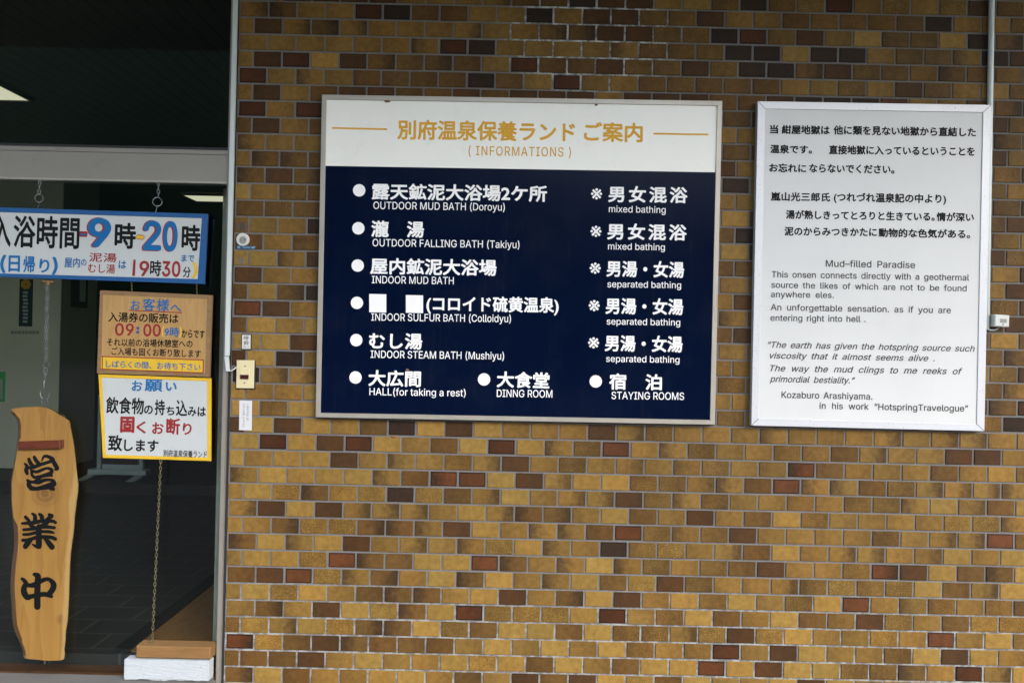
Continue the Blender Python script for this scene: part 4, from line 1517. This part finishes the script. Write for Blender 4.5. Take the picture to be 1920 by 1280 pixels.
# the long double chain for the slab
CY = -0.036
t = thing("slab_chain", at(86, 758, CY), "double steel chain with hooks holding the live edge slab", "chain")
m = MB()
m.tube([at(80, 527.5, CY), at(100, 528.8, CY)], .004, 8)
m.tube([at(90, 527, CY), at(90, 535, CY)], .006, 8)
m.build("bracket", MT["mud"], t)
m = MB()
chain(m, at(86.8, 535, CY), at(84.0, 680, CY), .026, .0011, wid=.34)
chain(m, at(90.2, 535, CY + .004), at(87.2, 680, CY + .004), .026, .0011, wid=.34)
m.build("chain_strand", MT["steel"], t)
m = MB()
m.ring(at(86.5, 685, CY), .0145, .014, .0017)
chain(m, at(85.5, 690, CY), at(84, 712, CY), .03, .0017)
m.tube([at(84, 710, CY), at(82.5, 718, CY), at(82, 726, CY), at(81, 729, CY)], [.0022, .004, .003, .0015], 8)
m.tube([at(75, 735, CY), at(76, 742, CY), at(80, 747, CY), at(86, 748, CY), at(91, 744, CY), at(92.5, 737, CY)], .0018, 8)
m.ring(at(83.5, 752, CY), .013, .011, .0018)
m.build("hook", MT["steel"], t)
# brass chain down to the beam
BYC = -0.040
m = MB()
chain(m, at(301.6, 861, BYC), at(286.2, 1186, BYC), .0190, .0015, wid=.46)
m.ring(at(286, 1191, BYC), .004, .008, .0014, ax=0)
m.tube([at(286, 1195, BYC), at(290, 1205, BYC - .005)], .0012, 6)
m.tube([at(285.6, 1196, BYC), at(279, 1208, BYC - .006)], .0016, 6)
m.tube([at(286, 1196, BYC), at(292.5, 1206.5, BYC - .006)], .0022, 6)
tag(m.build("brass_chain", MT["brass"], origin=at(286, 1205, BYC)), "thin brass chain running from the yellow rimmed notice down to the cedar beam", "chain")

# ------------------------------------------------------------------ beam on white block at the foot of the jamb
Yf = -0.085
a = at(232.5, 1236, Yf); b = at(403.5, 1236, Yf)
bt = at(300, 1236.8, Yf).z
bb = at(300, 1276, Yf).z


def rough_block(x0, x1, y0, y1, z0, z1, name, mat, parent=None, jag=0.003):
    bm = bmesh.new()
    bmesh.ops.create_cube(bm, size=1.0)
    for v in bm.verts:
        v.co = Vector((x0 + (v.co.x + .5) * (x1 - x0), y0 + (v.co.y + .5) * (y1 - y0), z0 + (v.co.z + .5) * (z1 - z0)))
    bmesh.ops.bevel(bm, geom=list(bm.edges), offset=0.003, segments=2, affect="EDGES")
    bmesh.ops.subdivide_edges(bm, edges=[e_ for e_ in bm.edges if e_.calc_length() > 0.05], cuts=14, use_grid_fill=True)
    rr = random.Random(11)
    for v in bm.verts:
        if v.co.z < z0 + 0.012 and v.co.y < y0 + 0.01:
            v.co.z += rr.uniform(0, jag * 2.2)
        v.co += Vector((rr.uniform(-1, 1), rr.uniform(-1, 1), rr.uniform(-1, 1))) * jag * .15
    bmesh.ops.triangulate(bm, faces=[f_ for f_ in bm.faces if len(f_.verts) > 4])
    org = Vector(((x0 + x1) / 2, (y0 + y1) / 2, z0))
    for v in bm.verts:
        v.co -= org
    me = bpy.data.meshes.new(name)
    bm.to_mesh(me)
    bm.free()
    me.materials.append(mat)
    o = bpy.data.objects.new(name, me)
    COL.objects.link(o)
    o.location = org
    return o


tag(rough_block(a.x, xl - .002, Yf, -0.031, bb, bt, "stone_block", MT["stone"]), "chipped white painted stone block at the foot of the door jamb", "block")
wt = at(330, 1211.5, Yf + .01).z
wa = at(255, 1220, Yf + .01)
m = MB()
m.plate([Vector((wa.x, Yf + .008, wt)), Vector((xl - .002, Yf + .008, wt)), Vector((xl - .002, Yf + .008, bt + .004)), Vector((wa.x, Yf + .008, bt + .004))], 0.075, 0.004)
tag(m.build("cedar_beam", MT["beam"], origin=(wa.x + .16, Yf + .04, bt)), "pale cedar beam lying on the white stone block", "beam")

# ------------------------------------------------------------------ fittings on the jamb and bricks
# cable cover down the jamb with thin cable to the bell plate
t = thing("cable_cover", at(428, 695, -.02), "white cable cover running down the door jamb to the bell plate", "cable cover")
m = MB()
A0, A1 = at(433.6 + 4.4, -20, -.03), at(424.6, 667, -.03)
xo = at(429.3, 500, -.03).x
hw = .009
m.box(xo - hw, xo + hw, -.030, -.0182, at(427, 667, -.03).z, 3.67)
m.build("straight_cover", MT["conduit"], t)
m = MB()
z1 = at(427, 668.5, -.03).z
e1, e2 = at(423.4, 668.5, -.03), at(427.2, 696, -.03)
m.add([Vector((xo - hw - .001, y_, z1)) for y_ in (-.029, -.0185)] + [Vector((xo + hw - .003, y_, z1)) for y_ in (-.029, -.0185)] +
      [Vector((e2.x + .006, y_, e2.z)) for y_ in (-.029, -.0185)] + [Vector((e2.x - .008, y_, e2.z)) for y_ in (-.029, -.0185)],
      [(0, 6, 4, 2), (1, 3, 5, 7), (0, 2, 3, 1), (2, 4, 5, 3), (4, 6, 7, 5), (6, 0, 1, 7)])
fixn(m.build("elbow_cover", MT["conduit"], t))
m = MB()
m.tube([at(427, 694.5, -.022), at(431, 695.3, -.022), at(435, 694.2, -.02), at(439, 691.5, -.018), at(443, 688.6, -.010), at(446, 687.6, -.008)], .0024, 8)
m.build("cable", MT["conduit"], t)

t = thing("bell_switch", at(460, 728, -.01), "cream bell switch plate with a dark red push button", "switch")
m = MB(); m.plate(corners([(443.6, 674.8), (478.8, 675.4), (478, 729.6), (442.6, 728.8)], -.0065), .0065, .001); m.build("gasket", MT["alu_dark"], t)
m = MB(); m.plate(corners([(443.4, 674.8), (476.5, 675.3), (475.4, 728.2), (442.4, 727.6)], -.0135), .0068, .0022); m.build("cover_plate", MT["cream"], t)
m = MB(); m.plate(corners([(449, 689.4), (467.4, 689.8), (466.6, 711.3), (448.6, 710.9)], -.0165), .0029, .001); m.build("rocker_frame", MT["cream"], t)
m = MB(); m.plate(corners([(449.9, 702.2), (466.2, 702.5), (465.8, 710.6), (450.0, 710.2)], -.0182), .0016, .0006); m.build("push_button", MT["dark_red"], t)
m = MB()
for (x, y_) in ((459.2, 686.2), (458.4, 717.4)):
    m.disc(at(x, y_, -.0148), .0032, .0032, .0012, 14, bev=.3)
m.build("screw", MT["mud"], t)

t = thing("bell_sign", at(462, 655, -.004), "small black edged white plaque reading BELL above the cream bell switch", "plaque")
m = MB(); m.plate(corners([(452.6, 626.2), (471.6, 626.7), (471.0, 655.4), (452.2, 655)], -.004), .004, .0006); m.build("plaque_edge", MT["black_letter"], t)
m = MB(); m.plate(corners([(453.8, 627.7), (470.1, 628.1), (469.6, 654.1), (453.5, 653.8)], -.0052), .0011); m.build("plaque_face", MT["white_plastic"], t)
m = Type()
write(m, "呼", 457, 637.5, 466.6, 637.8, 8.0, -.0052, bold=.01, lift=.0002)
write(m, "鈴", 457, 646.6, 466.6, 646.9, 8.0, -.0052, bold=.01, lift=.0002)
write(m, "BELL", 456.4, 652.2, 467, 652.5, 3.6, -.0052, lift=.0002, sp=1.4)
m.build("lettering", MT["grey_letter"], t)

t = thing("paper_slip", at(460, 806, -.004), "white paper slip with two columns of vertical writing below the bell switch", "paper slip")
m = MB(); m.plate(corners([(448.8, 750.3), (472.6, 750.9), (471.9, 806.6), (448.2, 805.9)], -.0035), .0012); m.build("sheet", MT["paper"], t)
m = Type()
for i, ch in enumerate("ご用の方はこの"):
    y_ = 760.5 + i * 4.55
    write(m, ch, 462.4 - i * .05, y_, 466.4 - i * .05, y_ + .1, 3.9, -.0035, lift=.0002)
for i, ch in enumerate("ボタンを押して下さい"):
    y_ = 760.0 + i * 4.55
    write(m, ch, 455.2 - i * .06, y_, 459.2 - i * .06, y_ + .1, 3.9, -.0035, lift=.0002)
m.build("lettering", MT["grey_letter"], t)

t = thing("round_sensor", at(454.6, 461, -.01), "round white sensor disc with a grey centre on the bricks beside the jamb", "sensor")
m = MB(); m.disc(at(454.6, 449, -.012), .0262, .0262, .014, 36, bev=.12); m.build("disc_body", MT["white_plastic"], t)
m = MB(); m.disc(at(455.2, 450, -.0135), .0155, .0155, .0014, 30, bev=.1); m.build("disc_centre", MT["grey_inset"], t)
m = MB()
m.disc(at(451, 450.5, -.0141), .0018, .0018, .0005, 10); m.disc(at(458.6, 449.8, -.0141), .0018, .0018, .0005, 10)
m.build("pin_hole", MT["alu_dark"], t)
t = thing("blue_label", at(461, 466.6, -.003), "small dark blue label strip directly under the round white sensor", "label")
m = MB(); m.plate(corners([(443.6, 460.2), (479.2, 461.4), (477.6, 466.8), (444, 466.2)], -.0025), .0015); m.build("strip", MT["blue_label"], t)
m = MB()
dot(m, 447.7, 463.3, 2.3, -.0025, lift=.0002)
for i in range(6):
    rule(m, 456 + i * 2.3, 464 + i * .06, 457.6 + i * 2.3, 464.05 + i * .06, 2.2, -.0025, lift=.0002)
quad(m, [(472.4, 462), (478.2, 462.2), (476.4, 465.9), (471.8, 465.7)], -.0025, lift=.0002)
m.build("pale_print", MT["pale_label"], t)
t = thing("worn_sticker", at(454, 433, -.002), "worn transparent round sticker with red and green arcs above the sensor", "sticker")
m = MB(); m.disc(at(454, 424.2, -.0018), .024, .0185, .0008, 30); m.build("film", MT["stick_grey"], t)
m = MB()
for s_ in (-1, 1):
    pts = [at(454 + s_ * (9.2 * math.cos(a_) - .4), 424.5 + 8.5 * math.sin(a_), -.0021) for a_ in [(-.8 + .2 * q_) for q_ in range(9)]]
    m.tube(pts, .0016, 5)
m.build("red_arc", MT["stick_red"], t)
m = MB()
for s_ in (-1, 1):
    pts = [at(454 + s_ * 6.2 * math.cos(a_), 424 + 6.5 * math.sin(a_), -.0021) for a_ in [(-.6 + .15 * q_) for q_ in range(9)]]
    m.tube(pts, .0015 if s_ < 0 else .0008, 5)
m.build("green_arc", MT["stick_green"], t)
m = MB(); m.plate(corners([(446.2, 482.6), (456.8, 483), (456.4, 494.8), (446, 494.4)], -.0018), .0010)
tag(m.build("faded_sticker", MT["mauve"], origin=at(451, 495, -.0018)), "small faded mauve square sticker below the blue label", "sticker")

# conduit on the right and its white box
t = thing("wall_conduit", at(1850, 617, -.01), "pale vertical conduit passing behind the edge of the white framed board", "conduit")
m = MB()
C0, C1 = at(1859.5, 0, -.012), at(1849.4, 617, -.012)
d_ = (C0 - C1)
m.tube([C1, C1 + d_ * .5, C1 + d_ * 1.32], .0112, 14)
for vv in m.v:
    vv.y = min(vv.y, 0.001) if False else vv.y
m.build("pipe", MT["pale_pipe"], t, smooth=True)
m = MB()
m.tube([at(1850.5, 617, -.012), at(1856, 618.6, -.012), at(1864, 618.8, -.012), at(1870, 616.6, -.012), at(1874, 613, -.012), at(1875.4, 610, -.012)], .0032, 8)
m.build("cable", MT["conduit"], t, smooth=True)

t = thing("photo_sensor_box", at(1879, 613, -.03), "small white plastic box on the bricks beside the white framed board", "sensor box")
m = MB()
m.plate(corners([(1865.5, 589.2), (1893.4, 591), (1892.4, 613.3), (1864.4, 611.8)], -.045), .045, .004)
fixn(m.build("housing", MT["white_plastic"], t))
m = MB(); m.plate(corners([(1875.6, 597.4), (1888, 598), (1887.6, 605.3), (1875.3, 604.8)], -.0462), .0012); m.build("window", MT["grey_inset"], t)
m = MB(); m.disc(at(1880.8, 608, -.0458), .0028, .0028, .0008, 12); m.build("knob", MT["alu_dark"], t)

# dried mud on the bricks
for (x, y_, s_, lab) in ((738, 818, 6, "small dried mud dab on the bricks under the navy board"), (524, 3, 5, "small dried mud dab on the bricks near the top of the jamb"),
                         (465, 732.5, 4, "small dried mud dab on the bricks just under the cream bell switch")):
    m = MB()
    dab(m, x, y_, -.001, s_, s_ * .5, int(x))
    tag(m.build("mud_dab", MT["mud"], origin=at(x, y_, -.001)), lab, "mud dab", "mud dabs on the bricks")

bpy.data.objects.remove(_txo)
